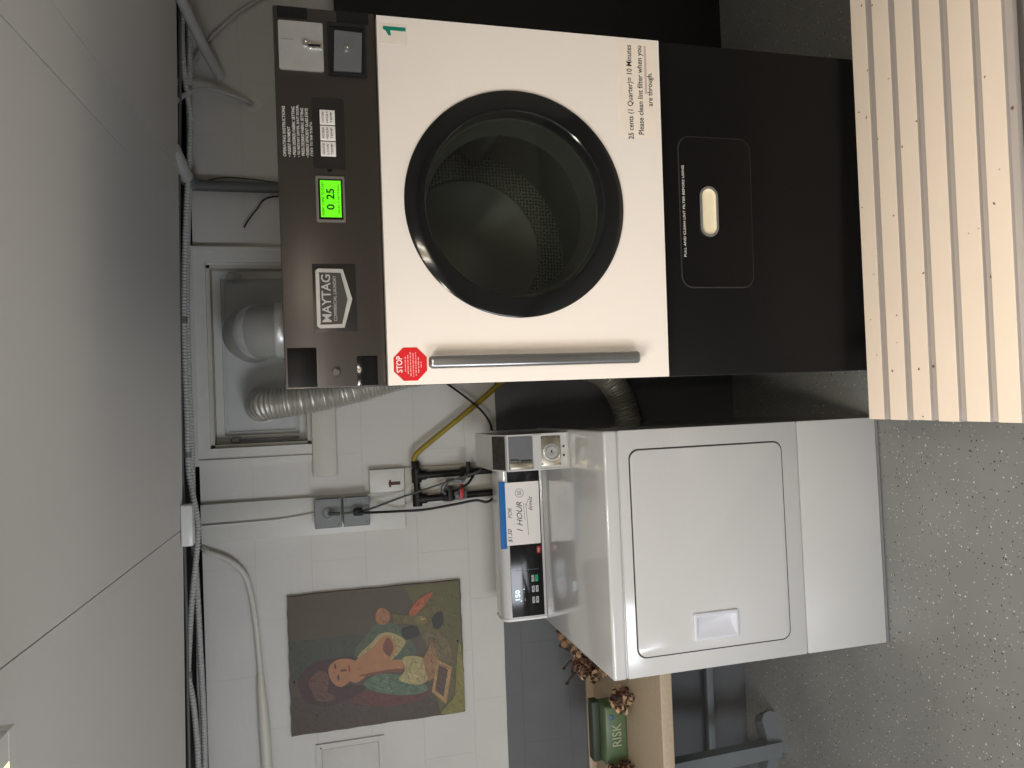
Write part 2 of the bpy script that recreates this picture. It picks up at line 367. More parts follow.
# window: casing, recess, painted insert board, hopper latches
cas = new_bm()
ox0, ox1, oz0, oz1 = -.212, .604, 1.812, 2.235
for k, (o_, i_, ya, yb) in enumerate(((0, .062, YW-.018, YW+.001), (.006, .022, YW-.026, YW-.018))):
    A = [(ox0+o_, oz0), (ox0+o_, oz1-o_), (ox1-o_, oz1-o_), (ox1-o_, oz0)]; B = [(ox0+i_, oz0), (ox0+i_, oz1-i_), (ox1-i_, oz1-i_), (ox1-i_, oz0)]
    for s in range(3): poly_y(cas, [A[s], A[s+1], B[s+1], B[s]], ya, yb)
win = struct(fin('window_1', cas, M_TRIM))
bm = new_bm()
bbox(bm, WX0, WX0+.012, YW, 3.13, WZ0, WZ1); bbox(bm, WX1-.012, WX1, YW, 3.13, WZ0, WZ1)
bbox(bm, WX0, WX1, YW, 3.13, WZ1-.012, WZ1); bbox(bm, WX0, WX1, YW, 3.13, WZ0, WZ0+.012); bbox(bm, WX0, WX1, 3.05, 3.06, WZ0, WZ1)
fin('window_reveal', bm, M_TRIM2, win)
bm = new_bm(); P = lambda e: [(WX0+e, WZ0+e), (WX1-e, WZ0+e), (WX1-e, WZ1-e), (WX0+e, WZ1-e)]
loft(bm, P(.013), P(.042), 3.018, 3.049); fin('sash_frame', bm, M_TRIM, win)
bm = new_bm(); bbox(bm, WX0+.042, WX1-.042, 3.034, 3.044, WZ0+.042, WZ1-.042)
loft(bm, P(.050), P(.056), 3.028, 3.034); fin('insert_board', bm, mat('insert_paint', (196, 198, 196), .5, bump=.06, bscale=20), win)
box('window_sill', -.276, .66, YW-.03, YW-.001, 1.722, 1.811, M_TRIM2, win, .004)
for lx, fl in ((-.125, 1), (.50, -1)):
    bm = new_bm(); loft(bm, rrect(lx-.012, lx+.012, 2.07, 2.11, .011), rrect(lx-.007, lx+.007, 2.075, 2.105, .006), 3.008, 3.016); 
    bbox(bm, lx-.004, lx+.004, 3.004, 3.017, 1.86 if fl == 1 else 2.05, 2.08, .001)
    fin('window_latch', bm, M_STEELD if fl == 1 else M_TRIM2, win, smooth=True)

# pilaster board, cable in it, backboard behind pipes, access panel
o = box('wiring_board', -.497, -.352, YW-.022, YW, 1.468, 2.214, M_TRIM, bev=.003)
tag(o, 'white painted vertical board on the block wall above the grey outlet boxes', 'board')
o = box('backboard', -.374, -.262, YW-.014, YW, 1.095, 1.466, M_TRIM2, bev=.002); tag(o, 'off-white backing board behind the black gas pipes', 'board')
o = box('wall_block', -.351, -.262, YW-.03, YW, 1.468, 1.602, M_TRIM, bev=.003); tag(o, 'short white painted block beside the foot of the wiring board', 'block')
bm = new_bm(); bbox(bm, -.325, -.312, YW-.0308, YW-.03, 1.485, 1.53); bbox(bm, -.333, -.325, YW-.0308, YW-.03, 1.52, 1.528); bbox(bm, -.312, -.305, YW-.0308, YW-.03, 1.52, 1.528)
fin('rust_mark', bm, mat('rust', (84, 62, 48), .8), o)
ap = empty('access_panel', (0, YW, 0), label='white access panel painted into the wall below the picture corner', cat='panel')
ax0, ax1, az0, az1 = -1.62, -1.29, 1.58, 1.835
bm = new_bm(); loft(bm, [(ax0, az0), (ax1, az0), (ax1, az1), (ax0, az1)], [(ax0+.02, az0+.02), (ax1-.02, az0+.02), (ax1-.02, az1-.02), (ax0+.02, az1-.02)], -.008, 0)
fin('panel_frame', bm, mat('panel_paint', (198, 196, 190), .55), ap)
box('cover', ax0+.022, ax1-.022, -.006, 0, az0+.022, az1-.022, mat('panel_paint', (198, 196, 190), .55), ap, .001)
bm = new_bm(); lathe_y(bm, [(0, -.0085), (.003, -.0085), (.003, -.0078)], ax1-.014, az1-.018, 12); fin('screw', bm, M_IRON, ap)

# ------------------------------------------------------------------ ceiling light fixtures
def fixture(x0, x1, y0, y1, label):
    r = empty('fluorescent_light', ((x0+x1)/2, (y0+y1)/2, CZ-.0145-.017*x1), label=label, cat='ceiling light')
    hx, hy = (x1-x0)/2, (y1-y0)/2
    bm = new_bm(); bbox(bm, -hx, hx, -hy, hy, -.028, 0, .003)
    bbox(bm, -hx, hx, -hy, -hy+.02, -.09, -.028); bbox(bm, -hx, hx, hy-.02, hy, -.09, -.028)
    fin('housing', bm, M_PLAS, r, smooth=True)
    bm = new_bm(); bbox(bm, hx-.036, hx-.0005, -hy+.0205, hy-.0205, -.0895, -.0285); bbox(bm, -hx+.0005, -hx+.036, -hy+.0205, hy-.0205, -.0895, -.0285); fin('side_rail', bm, M_PLAS, r); bm = new_bm(); pts = [(-hx+.038, -.028), (-hx+.045, -.085), (-hx+.075, -.096), (hx-.075, -.096), (hx-.045, -.085), (hx-.038, -.028)]
    poly_y(bm, pts, -hy+.02, hy-.02); fin('diffuser', bm, mat('lit_diffuser', (255, 236, 150), .4, emit=2.6, var=.02), r)
fixture(-.668, -.370, -.18, 1.03, 'white ceiling fixture with a glowing yellow lens above the room on the left')
fixture(-.01, .29, -.71, .51, 'white ceiling fixture behind the viewpoint, nearer the room centre')
L_LEFT.location.z = L_RIGHT.location.z = CZ-.115

# ------------------------------------------------------------------ large black tumble dryer
big = empty('tumble_dryer', (.0333, 1.6315, 0), -.0211, label='tall black coin dryer with a round glass porthole in a white door', cat='dryer')
BW, BH, BD = .8, 1.851, .98
bm = new_bm()
bbox(bm, 0, .012, 0, BD, .02, BH, .002); bbox(bm, BW-.012, BW, 0, BD, .02, BH, .002)
bbox(bm, .012, BW-.012, 0, BD, BH-.012, BH, .002); bbox(bm, .012, BW-.012, BD-.012, BD, .02, BH-.012); bbox(bm, .012, BW-.012, .03, BD-.012, .02, .032)
fin('cabinet', bm, M_BLACK, big, smooth=True)
bm = new_bm(); rect_hole(bm, .012, BW-.012, .985, 1.64, .394, 1.343, .235, 0, .012); fin('front_bulkhead', bm, M_BLACKM, big)
cp = box('control_panel', .0, BW, -.012, .012, 1.642, BH, M_CHAR, big, .003)
lp = box('lower_panel', .0, BW, -.004, .010, .045, .978, M_BLACK, big, .003)
box('plinth', .02, BW-.02, .02, .05, 0, .045, M_BLACKM, big)
# drum behind the glass
bm = new_bm(); n_ = 72
lathe_y(bm, [(.245, .02), (.30, .05), (.305, .07), (.305, .60)], .394, 1.33, n_); 
dr = fin('drum', bm, M_DRUM, big, smooth=True, normals=False)
bm = new_bm(); lathe_y(bm, [(.305, .60), (.225, .588), (.215, .57)], .394, 1.33, n_); fin('drum_back_ring', bm, M_PERF, dr, smooth=True)
bm = new_bm(); lathe_y(bm, [(.217, .572), (.07, .56), (0, .555)], .394, 1.33, n_); fin('drum_back_plate', bm, M_DRUM, dr, smooth=True)
for k in range(3):
    a = 2.0+k*2*PI/3; c, s = math.cos(a), math.sin(a); bm = new_bm()
    pr_ = [(c*.305-s*.05, s*.305+c*.05), (c*.275-s*.012, s*.275+c*.012), (c*.275+s*.012, s*.275-c*.012), (c*.305+s*.05, s*.305-c*.05)]
    poly_y(bm, [(.394+p[0], 1.33+p[1]) for p in pr_], .07, .57); fin('drum_baffle', bm, M_DRUM, dr)
# door
DX0, DX1, DZ0, DZ1, DY = .001, .787, .988, 1.640, -.034
CX, CZ_, RR = .3935, 1.343, .2515
bm = new_bm(); rect_hole(bm, DX0, DX1, DZ0, DZ1, CX, CZ_, .244, DY, -.002, 128)
es = [e for e in bm.edges if len(e.link_faces) == 2 and abs(e.calc_face_angle(0)) > 1.2 and max(abs(e.verts[0].co.x-CX), abs(e.verts[0].co.z-CZ_)) > .27 and min(v.co.y for v in e.verts) < DY+.001]
bmesh.ops.recalc_face_normals(bm, faces=bm.faces[:]); bmesh.ops.bevel(bm, geom=es, offset=.006, segments=3, profile=.5, affect='EDGES')
door = fin('door', bm, M_DOORW, big, smooth=True)
bm = new_bm(); lathe_y(bm, [(.236, .02), (.244, -.0), (.2515, DY), (.2515, DY-.004), (.249, DY-.006), (.208, DY-.007), (.205, DY-.004), (.203, .015), (.236, .02)], CX, CZ_, 128)
fin('porthole_ring', bm, M_BLKGL, door, smooth=True)
bm = new_bm(); lathe_y(bm, [(.206, DY-.005), (.15, DY-.0065), (.07, DY-.0075), (0, DY-.008)], CX, CZ_, 96); gl = fin('door_glass', bm, M_GLASS, door, smooth=True, normals=False)
bm = new_bm(); lathe_y(bm, [(.205, -.0), (.203, .03), (.198, .075), (.194, .082), (.190, .078), (.195, .06), (.200, .0), (.205, 0)], CX, CZ_, 96); fin('inner_ring', bm, mat('inner_ring_grey', (58, 58, 54), .35), door, smooth=True)
# bar handle
bm = new_bm(); bbox(bm, .034, .062, DY-.034, DY-.012, 1.072, 1.556, .0085, 4); h = fin('bar_handle', bm, M_ALU, door, smooth=True)
for z in (1.10, 1.53): box('standoff', .042, .054, DY-.014, DY+.002, z-.012, z+.012, M_ALU, h)
# stop sticker
st = new_bm(); cx, cz, r = .0455, 1.5925, .0385; poly_y(st, circ(cx, cz, r, 8, PI/8), DY-.0008, DY); so = fin('stop_sticker', st, M_REDS, door)
text('stop_lettering', 'STOP', cx-.0175, cx+.0175, 1.6095, 1.6225, DY-.0008, M_WTXT, so, bold=.02)
bm = new_bm(); rr = random.Random(5)
for k, wd in enumerate((.016, .021, .026, .027, .025, .019, .008)):
    z = 1.6035-k*.0056; x = cx-wd
    while x < cx+wd-.003:
        l = rr.uniform(.003, .009); bbox(bm, x, min(x+l, cx+wd), DY-.0011, DY-.0008, z-.0015, z+.0008); x += l+.0018
fin('fine_print', bm, mat('pale_pink_print', (240, 160, 160), .5), so)
# number sticker
o1 = box('number_tape', .728, .772, DY-.0005, DY, 1.576, 1.636, M_TAPE, door)
bm = new_bm(); poly_y(bm, [(.757, 1.579), (.765, 1.579), (.765, 1.627), (.758, 1.627), (.7565, 1.622), (.746, 1.616), (.746, 1.610), (.757, 1.612)], DY-.001, DY-.0005)
fin('number_one', bm, M_TEAL, o1)
# note
nt_ = box('taped_note', .560, .781, DY-.0006, DY, .996, 1.094, mat('note_paper', (246, 234, 219), .25, coat=.4), door)
text('note_lettering', '25 cents (1 Quarter)= 10 Minutes', .553, .771, 1.054, 1.0715, DY-.0006, M_INK, nt_, bold=.006)
text('note_lettering', 'Please clean lint filter when you', .565, .771, 1.028, 1.0455, DY-.0006, M_INK, nt_, bold=.006)
text('note_lettering', 'are through.', .632, .710, 1.004, 1.0205, DY-.0006, M_INK, nt_, bold=.006)
box('pink_tape', .66, .772, DY-.0008, DY-.0006, 1.021, 1.0265, M_PINK, nt_)
# control panel fittings
def lock(name, x, z, y, r, m, parent, slot=True, bev=.3):
    bm = new_bm(); lathe_y(bm, [(r, y), (r, y-r*.5), (r*.8, y-r*.8), (r*.45, y-r*.8), (r*.45, y-r*.45), (0, y-r*.45)], x, z, 24)
    if slot: bbox(bm, x-r*.08, x+r*.08, y-r*.5, y-r*.4, z-r*.3, z+r*.3)
    return fin(name, bm, m, parent, smooth=True)
PY = -.012
bm = new_bm(); poly_y(bm, rrect(.666, .768, 1.751, 1.841, .004), PY-.004, PY); c1 = fin('coin_slot_plate', bm, M_STEEL, cp)
lock('reject_button', .722, 1.787, PY-.004, .008, M_CHROME, c1)
box('coin_slot', .716, .721, PY-.0075, PY-.004, 1.757, 1.779, M_BLACKM, c1); box('slot_surround', .7115, .7155, PY-.0095, PY-.004, 1.753, 1.781, M_CHROME, c1, .001); box('slot_surround', .7215, .7245, PY-.0085, PY-.004, 1.753, 1.781, M_BRASS, c1, .001)
box('engraved_arrow', .7285, .7295, PY-.0043, PY-.004, 1.812, 1.835, M_STEELD, c1)
bm = new_bm(); loft(bm, [(.66, 1.662), (.772, 1.662), (.772, 1.742), (.66, 1.742)], [(.667, 1.667), (.764, 1.667), (.764, 1.738), (.667, 1.738)], PY-.006, PY); bbox(bm, .667, .764, PY-.001, PY, 1.667, 1.738)
c2 = fin('coin_vault_frame', bm, M_BLACKM, cp)
bm = new_bm(); poly_y(bm, [(.669, 1.674), (.752, 1.670), (.754, 1.727), (.668, 1.731)], PY-.009, PY-.001); v = fin('coin_vault_door', bm, M_STEELD, c2); 
lock('vault_lock', .716, 1.703, PY-.009, .0065, M_CHROME, c2)
for a in ((.775, .799, 1.782, 1.842), (.7745, .799, 1.655, 1.722)):
    box('black_tape', a[0], a[1], PY-.0006, PY, a[2], a[3], M_BLKGL, cp)
for z, s, x1_ in ((1.836, 'OPERATING INSTRUCTIONS', .590), (1.8265, '\u2022 INSERT PAYMENT', .548), (1.8165, '\u2022 PRESS DESIRED FABRIC SETTING', .590), (1.8075, '\u2022 TO RESTART DRYER, SHUT DOOR,', .594),
                  (1.799, 'PRESS DESIRED FABRIC SETTING', .588), (1.790, '\u2022 ENERGY EFFICIENT GLASS STAYS', .588), (1.781, 'COOL TO THE TOUCH', .559)):
    text('instruction_lettering', s, .4855+(0.003 if s[0] in 'PC' else 0), x1_, z-.003, z+.003, PY, M_WTXT, cp, bold=.004)
bm = new_bm(); poly_y(bm, rrect(.462, .612, 1.713, 1.779, .004), PY-.0012, PY); bp_ = fin('button_panel', bm, mat('dark_button_panel', (36, 34, 33), .3), cp)
for k, s in enumerate((('DELICATES', 'LOW', 'TEMP'), ('WOVENS', 'MEDIUM', 'TEMP'), ('COTTONS', 'HIGH', 'TEMP'))):
    x = .4885+k*.0333
    b_ = box('fabric_button', x, x+.0312, PY-.003, PY-.001, 1.732, 1.763, M_BTN if False else M_PAPER, bp_, .0006)
    for q, t in enumerate(s): text('button_lettering', t, x+.004, x+.027, 1.7545-q*.0085, 1.7590-q*.0085, PY-.003, M_INK, b_)
bm = new_bm(); lathe_y(bm, [(.005, PY), (.005, PY-.001), (0, PY-.001)], .461, 1.7465, 12); fin('sensor_eye', bm, M_BLKGL, cp)
bm = new_bm(); loft(bm, rrect(.3495, .4465, 1.7165, 1.776, .003), rrect(.355, .441, 1.721, 1.771, .002), PY-.004, PY); lf = fin('display_bezel', bm, mat('bezel_grey', (122, 118, 112), .4, .3), cp, smooth=True)
sc = box('lcd_screen', .355, .441, PY-.001, PY, 1.721, 1.771, M_BLKGL, lf)
box('lcd_glow', .3605, .438, PY-.0015, PY-.001, 1.7245, 1.767, M_LCD, sc)
text('lcd_lettering', '0', .376, .388, 1.7385, 1.755, PY-.0015, M_LCDT, sc, bold=.02); box('lcd_point', .391, .393, PY-.0018, PY-.0015, 1.740, 1.742, M_LCDT, sc)
text('lcd_lettering', '25', .398, .421, 1.7385, 1.755, PY-.0015, M_LCDT, sc, bold=.02)
text('lcd_lettering', 'INSERT COINS TO START', .364, .434, 1.7595, 1.7645, PY-.0015, M_LCDT, sc)
text('lcd_lettering', 'SELECT SETTING', .368, .43, 1.728, 1.7315, PY-.0015, M_LCDT, sc)
# badge
box('badge_plate', .118, .262, PY-.001, PY, 1.700, 1.789, mat('dark_badge_back', (48, 44, 42), .35, .3), cp, .0003)
def shield(e, top=1.7825, side=1.7265, tip=1.7085): 
    return [(.127+e, side+e*.6), (.187, tip+e*1.3), (.2505-e, side+e*.6), (.2515-e, top-.006), (.247-e, top-e), (.131+e, top-e), (.126+e, top-.006)]
bm = new_bm(); loft(bm, shield(0), shield(.0075), PY-.006, PY-.001); poly_y(bm, [(.136, 1.728), (.187, 1.7265-.009), (.242, 1.728), (.243, 1.776), (.134, 1.776)], PY-.003, PY-.001, 1)
bd = fin('brand_badge', bm, [M_STEEL, mat('badge_ground', (74, 72, 68), .5, .5)], cp)
text('brand_lettering', 'MAYTAG', .139, .239, 1.7525, 1.7715, PY-.003, M_STEEL, bd, depth=.0015, bold=.01)
text('brand_lettering', 'COMMERCIAL LAUNDRY', .141, .237, 1.741, 1.7475, PY-.003, M_STEEL, bd, depth=.0008)
box('black_tape_patch', .003, .086, PY-.001, PY, 1.786, 1.845, M_BLACK, cp, .0004); box('black_tape_patch', .003, .066, PY-.001, PY, 1.660, 1.703, M_BLKGL, cp, .0004)
lock('panel_lock', .033, 1.747, PY, .009, M_CHROME, cp)
# lint door on the lower panel
LY = -.004
bm = new_bm(); loft(bm, rrect(.212, .578, .736, .932, .03), rrect(.2145, .5755, .7385, .9295, .028), LY-.001, LY); ls = fin('lint_door_seam', bm, M_SEAM, lp)
bm = new_bm(); poly_y(bm, rrect(.2145, .5755, .7385, .9295, .028), LY-.003, LY); ld = fin('lint_door', bm, M_BLACK, lp)
text('lint_lettering', 'PULL AND CLEAN LINT FILTER BEFORE USING', .287, .506, .9185, .9245, LY-.003, M_WTXT, ld)
bm = new_bm(); loft(bm, rrect(.335, .457, .832, .881, .0243, 8), rrect(.341, .451, .838, .875, .0183, 8), LY-.008, LY-.003); lh = fin('lint_pull', bm, M_CHROME, ld, smooth=True)
bm = new_bm(); pts = [rrect(.341+e, .451-e, .838+e, .875-e, .0183-e, 8) for e in (0, .004, .010)]; ys = (LY-.0065, LY-.0042, LY-.0034)
rings = [[bm.verts.new((p[0], y, p[1])) for p in q] for q, y in zip(pts, ys)]
for a, b in zip(rings, rings[1:]):
    for i in range(len(a)): bm.faces.new((a[i], a[(i+1) % len(a)], b[(i+1) % len(a)], b[i]))
bm.faces.new(rings[-1]); fin('pull_cup', bm, mat('worn_cream_cup', (240, 228, 196), .3, .0), lh, smooth=True)

# ------------------------------------------------------------------ white coin dryer
sm = empty('clothes_dryer', (-.8502, 2.0771, 0), .0119, label='low white front-loading dryer with a coin box on its rear console', cat='dryer')
SW, SD = .737, .70
bm = new_bm(); bbox(bm, 0, SW, 0, SD, .022, .93, .006, 3)
for x in (.05, SW-.05):
    for y in (.05, SD-.05): bbox(bm, x-.02, x+.02, y-.02, y+.02, 0, .024)
fin('cabinet', bm, M_WHITE, sm, smooth=True)
bm = new_bm(); bbox(bm, -.001, SW+.001, -.007, SD, .925, .970, .008, 4); fin('top_panel', bm, M_WHITE, sm, smooth=True)
fp = box('front_panel', .0, SW, -.006, .001, .3115, .9225, M_WHITE, sm, .003)
box('toe_panel', .0, SW, -.006, .001, .012, .3075, M_WHITE, sm, .003)
box('base_strip', .004, SW-.004, -.0075, .02, .004, .0118, mat('base_grey', (150, 152, 154), .4, .4), sm)
FY = -.006
bm = new_bm(); loft(bm, rrect(.055, .679, .368, .892, .03), rrect(.0605, .6735, .3735, .8865, .0265), FY-.0006, FY); fin('door_gap', bm, M_SEAM, fp)
bm = new_bm(); poly_y(bm, rrect(.059, .675, .372, .888, .028), FY-.0045, FY)
bmesh.ops.recalc_face_normals(bm, faces=bm.faces[:]); fr = [f for f in bm.faces if abs(f.normal.y) > .9 and f.calc_center_median().y < FY-.004]
bmesh.ops.bevel(bm, geom=list(fr[0].edges), offset=.0025, segments=2, affect='EDGES', profile=.5)
dd = fin('door', bm, M_WHITE, fp, smooth=True)
bm = new_bm(); y = FY-.0045
def rc(e, yy): return [bm.verts.new((p[0], yy, p[1])) for p in rrect(.088+e, .172-e, .554+e, .708-e, max(.006-e*.3, .002), 4)]
rings = [rc(0, y), rc(.001, y-.006), rc(.004, y-.008), rc(.010, y-.008)]
inner = rc(.012, y-.007); base = [bm.verts.new((.126+(v.co.x-.088)*.5, y-.0004, .57+(v.co.z-.554)*.82)) for v in inner]
rings += [inner, base]
for a, b in zip(rings, rings[1:]):
    for i in range(len(a)): bm.faces.new((a[i], a[(i+1) % len(a)], b[(i+1) % len(a)], b[i]))
bm.faces.new(rings[-1]); fin('door_pull', bm, mat('pull_plastic', (214, 216, 224), .35, var=.01), dd, smooth=True)
# console
CY = .648
cpro = [(CY, .9705), (CY, 1.112), (CY+.004, 1.124), (CY+.014, 1.134), (CY+.03, 1.139), (CY+.05, 1.140), (CY+.118, 1.136), (CY+.118, .9705)]
bm = new_bm(); poly_x(bm, cpro, .022, SW-.014); con = fin('console', bm, M_WHITE, sm, smooth=True)
for xx in (.016, SW-.016):
    bm = new_bm(); poly_x(bm, [(CY-.003, .9705)]+[(p[0]+(-.003 if i < 3 else 0), p[1]+.003) for i, p in enumerate(cpro[1:-1], 1)]+[(CY+.12, .9705)], xx, xx+.008); fin('console_end', bm, M_PLAS, con, smooth=True)
cf = box('console_face', .030, .612, CY-.002, CY, .980, 1.106, M_BLKGL, con, .0008)
box('dividing_line', .2035, .2045, CY-.0024, CY-.002, .998, 1.090, M_STEELD, cf)
cd = box('price_card', .300, .535, CY-.006, CY-.0045, .985, 1.118, M_PAPER, con)
box('blue_tape', .290, .540, CY-.0072, CY-.0006, 1.117, 1.140, M_BLUE, con, .0004)
def hand(s, x0, x1, z0, z1): text('handwriting', s, x0, x1, z0, z1, CY-.006, M_INK, cd, shear=.35)
hand('$1.50', .312, .362, 1.094, 1.112); hand('FOR', .402, .440, 1.094, 1.109)
hand('1 HOUR', .350, .462, 1.054, 1.075); hand('limit', .425, .480, 1.013, 1.028)
text('handwriting', '55', .487, .502, 1.055, 1.069, CY-.006, M_INK, cd)
bm = new_bm(); loft(bm, circ(.4945, 1.062, .0165, 24), circ(.4945, 1.062, .0152, 24), CY-.0065, CY-.006)
for (a, b, c, d) in ((.392, 1.043, .455, 1.0465), (.333, 1.031, .455, 1.0375), (.442, 1.0375, .470, 1.027)):
    poly_y(bm, [(a, b), (c, d), (c, d+.0012), (a, b+.0012)], CY-.0065, CY-.006)
fin('handwriting', bm, M_INK, cd)
box('red_mark', .262, .289, CY-.0024, CY-.002, .987, 1.001, M_RED, cf); text('mark_lettering', 'SQ', .268, .282, .990, .998, CY-.0024, M_WTXT, cf)
text('display_digits', '150', .094, .131, 1.074, 1.092, CY-.002, M_LED, cf, bold=.02)
for xx, zz in ((.088, 1.068), (.131, 1.056)): box('display_dot', xx, xx+.003, CY-.0024, CY-.002, zz, zz+.004, M_LED, cf)
for xx, zz, ww in ((.088, 1.052, .010), (.118, 1.056, .006), (.137, 1.054, .012)): box('display_icon', xx, xx+ww, CY-.0023, CY-.002, zz, zz+.004, M_STEELD, cf)
for i, xx in enumerate((.077, .118, .158)):
    for k, zz in enumerate((1.017, 1.002)):
        b_ = box('touch_button', xx, xx+.024, CY-.0028, CY-.002, zz-.001, zz+.0095, M_GREEN if (i == 2 and k == 1) else M_BTN, cf, .0004)
        box('button_mark', xx+.006, xx+.018, CY-.003, CY-.0028, zz+.003, zz+.0055, M_INK, b_)
# coin box
kx0, kx1, ky = .606, .7275, .312
bm = new_bm(); poly_x(bm, [(ky, .9705), (ky, 1.188), (ky+.07, 1.220), (ky+.335, 1.222), (ky+.335, .9705)], kx0, kx1); kb = fin('coin_box', bm, mat('coin_box_white', (214, 214, 210), .3, .2), sm)
bm = new_bm(); q = Vector((0, .07, .032)).normalized(); nrm = Vector((0, -q.z, q.y))
def sl(x, t, d): return Vector((x, ky, 1.188))+q*t+nrm*d
vs = [bm.verts.new(sl(x, t, d)) for d in (0, .002) for x, t in ((kx0+.005, .006), (kx1-.005, .006), (kx1-.005, .074), (kx0+.005, .074))]
for f in ((0,1,2,3), (4,5,6,7), (0,1,5,4), (1,2,6,5), (2,3,7,6), (3,0,4,7)): bm.faces.new([vs[i] for i in f])
fin('worn_top_plate', bm, mat('scratched_dark_plate', (74, 70, 66), .45, .5, var=.6, nscale=60), kb)
bm = new_bm(); loft(bm, [(kx0, 1.092), (kx1, 1.092), (kx1, 1.188), (kx0, 1.188)], [(kx0+.006, 1.098), (kx1-.005, 1.098), (kx1-.005, 1.182), (kx0+.006, 1.182)], ky-.006, ky)
bbox(bm, kx0+.004, kx1-.004, ky-.008, ky-.002, 1.070, 1.095)
loft(bm, [(kx0, .975), (kx1, .975), (kx1, 1.092), (kx0, 1.092)], [(kx0+.004, .979), (kx1-.004, .979), (kx1-.004, 1.088), (kx0+.004, 1.088)], ky-.004, ky); fin('coin_box_rim', bm, M_WHITE, kb)
p1 = box('coin_slide_plate', kx0+.007, kx1-.006, ky-.002, ky, 1.099, 1.181, M_STEELD, kb)
bm = new_bm(); bbox(bm, kx0+.032, kx0+.036, ky-.005, ky-.002, 1.103, 1.142, .0005); bbox(bm, kx0+.036, kx0+.039, ky-.005, ky-.002, 1.150, 1.176, .0005); fin('coin_slot', bm, M_BLACKM, p1)
lock('coin_reject', kx0+.031, 1.145, ky-.002, .006, M_CHROME, p1, False)
box('slide_tray', kx0+.008, kx0+.028, ky-.007, ky-.002, 1.100, 1.178, M_BRASS, p1, .001)
p2 = box('lock_plate', kx0+.013, kx1-.010, ky-.005, ky, 1.000, 1.071, M_BRASS, kb, .002)
for xx in (kx0+.019, kx1-.016):
    for zz in (1.005, 1.066): lock('rivet', xx, zz, ky-.005, .003, M_STEELD, p2, False)
bm = new_bm(); lx, lz = kx0+.060, 1.034; lathe_y(bm, [(.030, ky-.005), (.030, ky-.010), (.026, ky-.012), (.023, ky-.007), (.020, ky-.007), (.018, ky-.013), (.011, ky-.013), (.010, ky-.009), (0, ky-.009)], lx, lz, 40)
lk = fin('round_lock', bm, M_STEEL, p2, smooth=True); box('keyhole', lx-.005, lx+.005, ky-.0105, ky-.009, lz-.002, lz+.002, M_BLACKM, lk)
for zz, xx in ((.989, kx0+.045), (.989, kx0+.075)): lock('screw_hole', xx, zz, ky-.001, .0035, M_IRON, kb, False)

# ------------------------------------------------------------------ slatted bench
bn = empty('slatted_bench', (.6, 1.375, 0), label='cream painted slatted bench with chipped edges before the black dryer', cat='bench')
bx0, bx1 = -.69, .80
for k, (yb, yf) in enumerate(((1.587, 1.532), (1.515, 1.459), (1.443, 1.388), (1.371, 1.313), (1.296, 1.236), (1.220, 1.165))):
    bm = new_bm(); bbox(bm, bx0+random.uniform(-.001, .0015), bx1, yf-1.3735, yb-1.376, .428, .45, .0015, 2)
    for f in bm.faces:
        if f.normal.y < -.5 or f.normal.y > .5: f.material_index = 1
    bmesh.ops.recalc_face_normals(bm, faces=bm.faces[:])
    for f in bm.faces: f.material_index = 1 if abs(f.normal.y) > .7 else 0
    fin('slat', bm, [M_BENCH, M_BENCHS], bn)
box('added_gap_board', bx0+.002, bx1-.002, -.224, .211, .4286, .441, M_BENCHS, bn, .001)  # board added under the slats to lighten the shaded gaps
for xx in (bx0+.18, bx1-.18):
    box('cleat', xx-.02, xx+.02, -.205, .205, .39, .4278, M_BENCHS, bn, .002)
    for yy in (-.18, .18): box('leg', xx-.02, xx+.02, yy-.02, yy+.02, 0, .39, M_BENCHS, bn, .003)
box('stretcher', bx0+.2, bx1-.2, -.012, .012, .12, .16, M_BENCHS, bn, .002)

# ------------------------------------------------------------------ counter with trestle
ct = empty('counter', (-1.5, 2.6, 0), label='beige laminate counter on grey trestle legs left of the white dryer', cat='counter')
bm = new_bm(); bbox(bm, -1.4, .627, -.298, .358, .672, .715, .004, 3); fin('countertop', bm, M_COUNTER, ct, smooth=True)
box('backsplash', -1.4, .627, .34, .359, .7152, .748, M_COUNTER, ct, .002)
box('apron_rail', -1.38, .60, .28, .31, .20, .23, M_TRESTLE, ct, .002)
for xx in (-1.3, .58): box('leg', xx-.022, xx+.022, .27, .32, 0, .672, M_TRESTLE, ct, .002)
def bar(bm, a, b, w, d):
    a, b = Vector(a), Vector(b); t = (b-a).normalized(); s = t.cross(Vector((0, 1, 0))).normalized(); u = s.cross(t)
    vs = [bm.verts.new(p+s*i*w/2+u*j*d/2) for p in (a, b) for i, j in ((-1, -1), (1, -1), (1, 1), (-1, 1))]
    for f in ((0,1,2,3), (4,7,6,5), (0,4,5,1), (1,5,6,2), (2,6,7,3), (3,7,4,0)): bm.faces.new([vs[k] for k in f])
bm = new_bm(); bar(bm, (.035, .10, 0.02), (.085, -.02, .672), .060, .05); leg = fin('leg', bm, M_TRESTLE, ct)
# foot: rounded beam lying on the floor
bm = new_bm(); pts = [(0, 0), (.15, 0), (.158, .025), (.15, .055), (.125, .07), (0, .07)]
poly_y(bm, pts, -.034, .034); ft = fin('foot', bm, M_TRESTLE, ct); ft.location = (.01, .10, .0); ft.rotation_euler = (0, 0, math.radians(28))
bm = new_bm(); poly_y(bm, [(-.18, 0), (0, 0), (0, .05), (-.16, .05)], -.026, .026); ft = fin('foot', bm, M_TRESTLE, ct); ft.location = (.015, .14, .0); ft.rotation_euler = (0, 0, math.radians(-20))

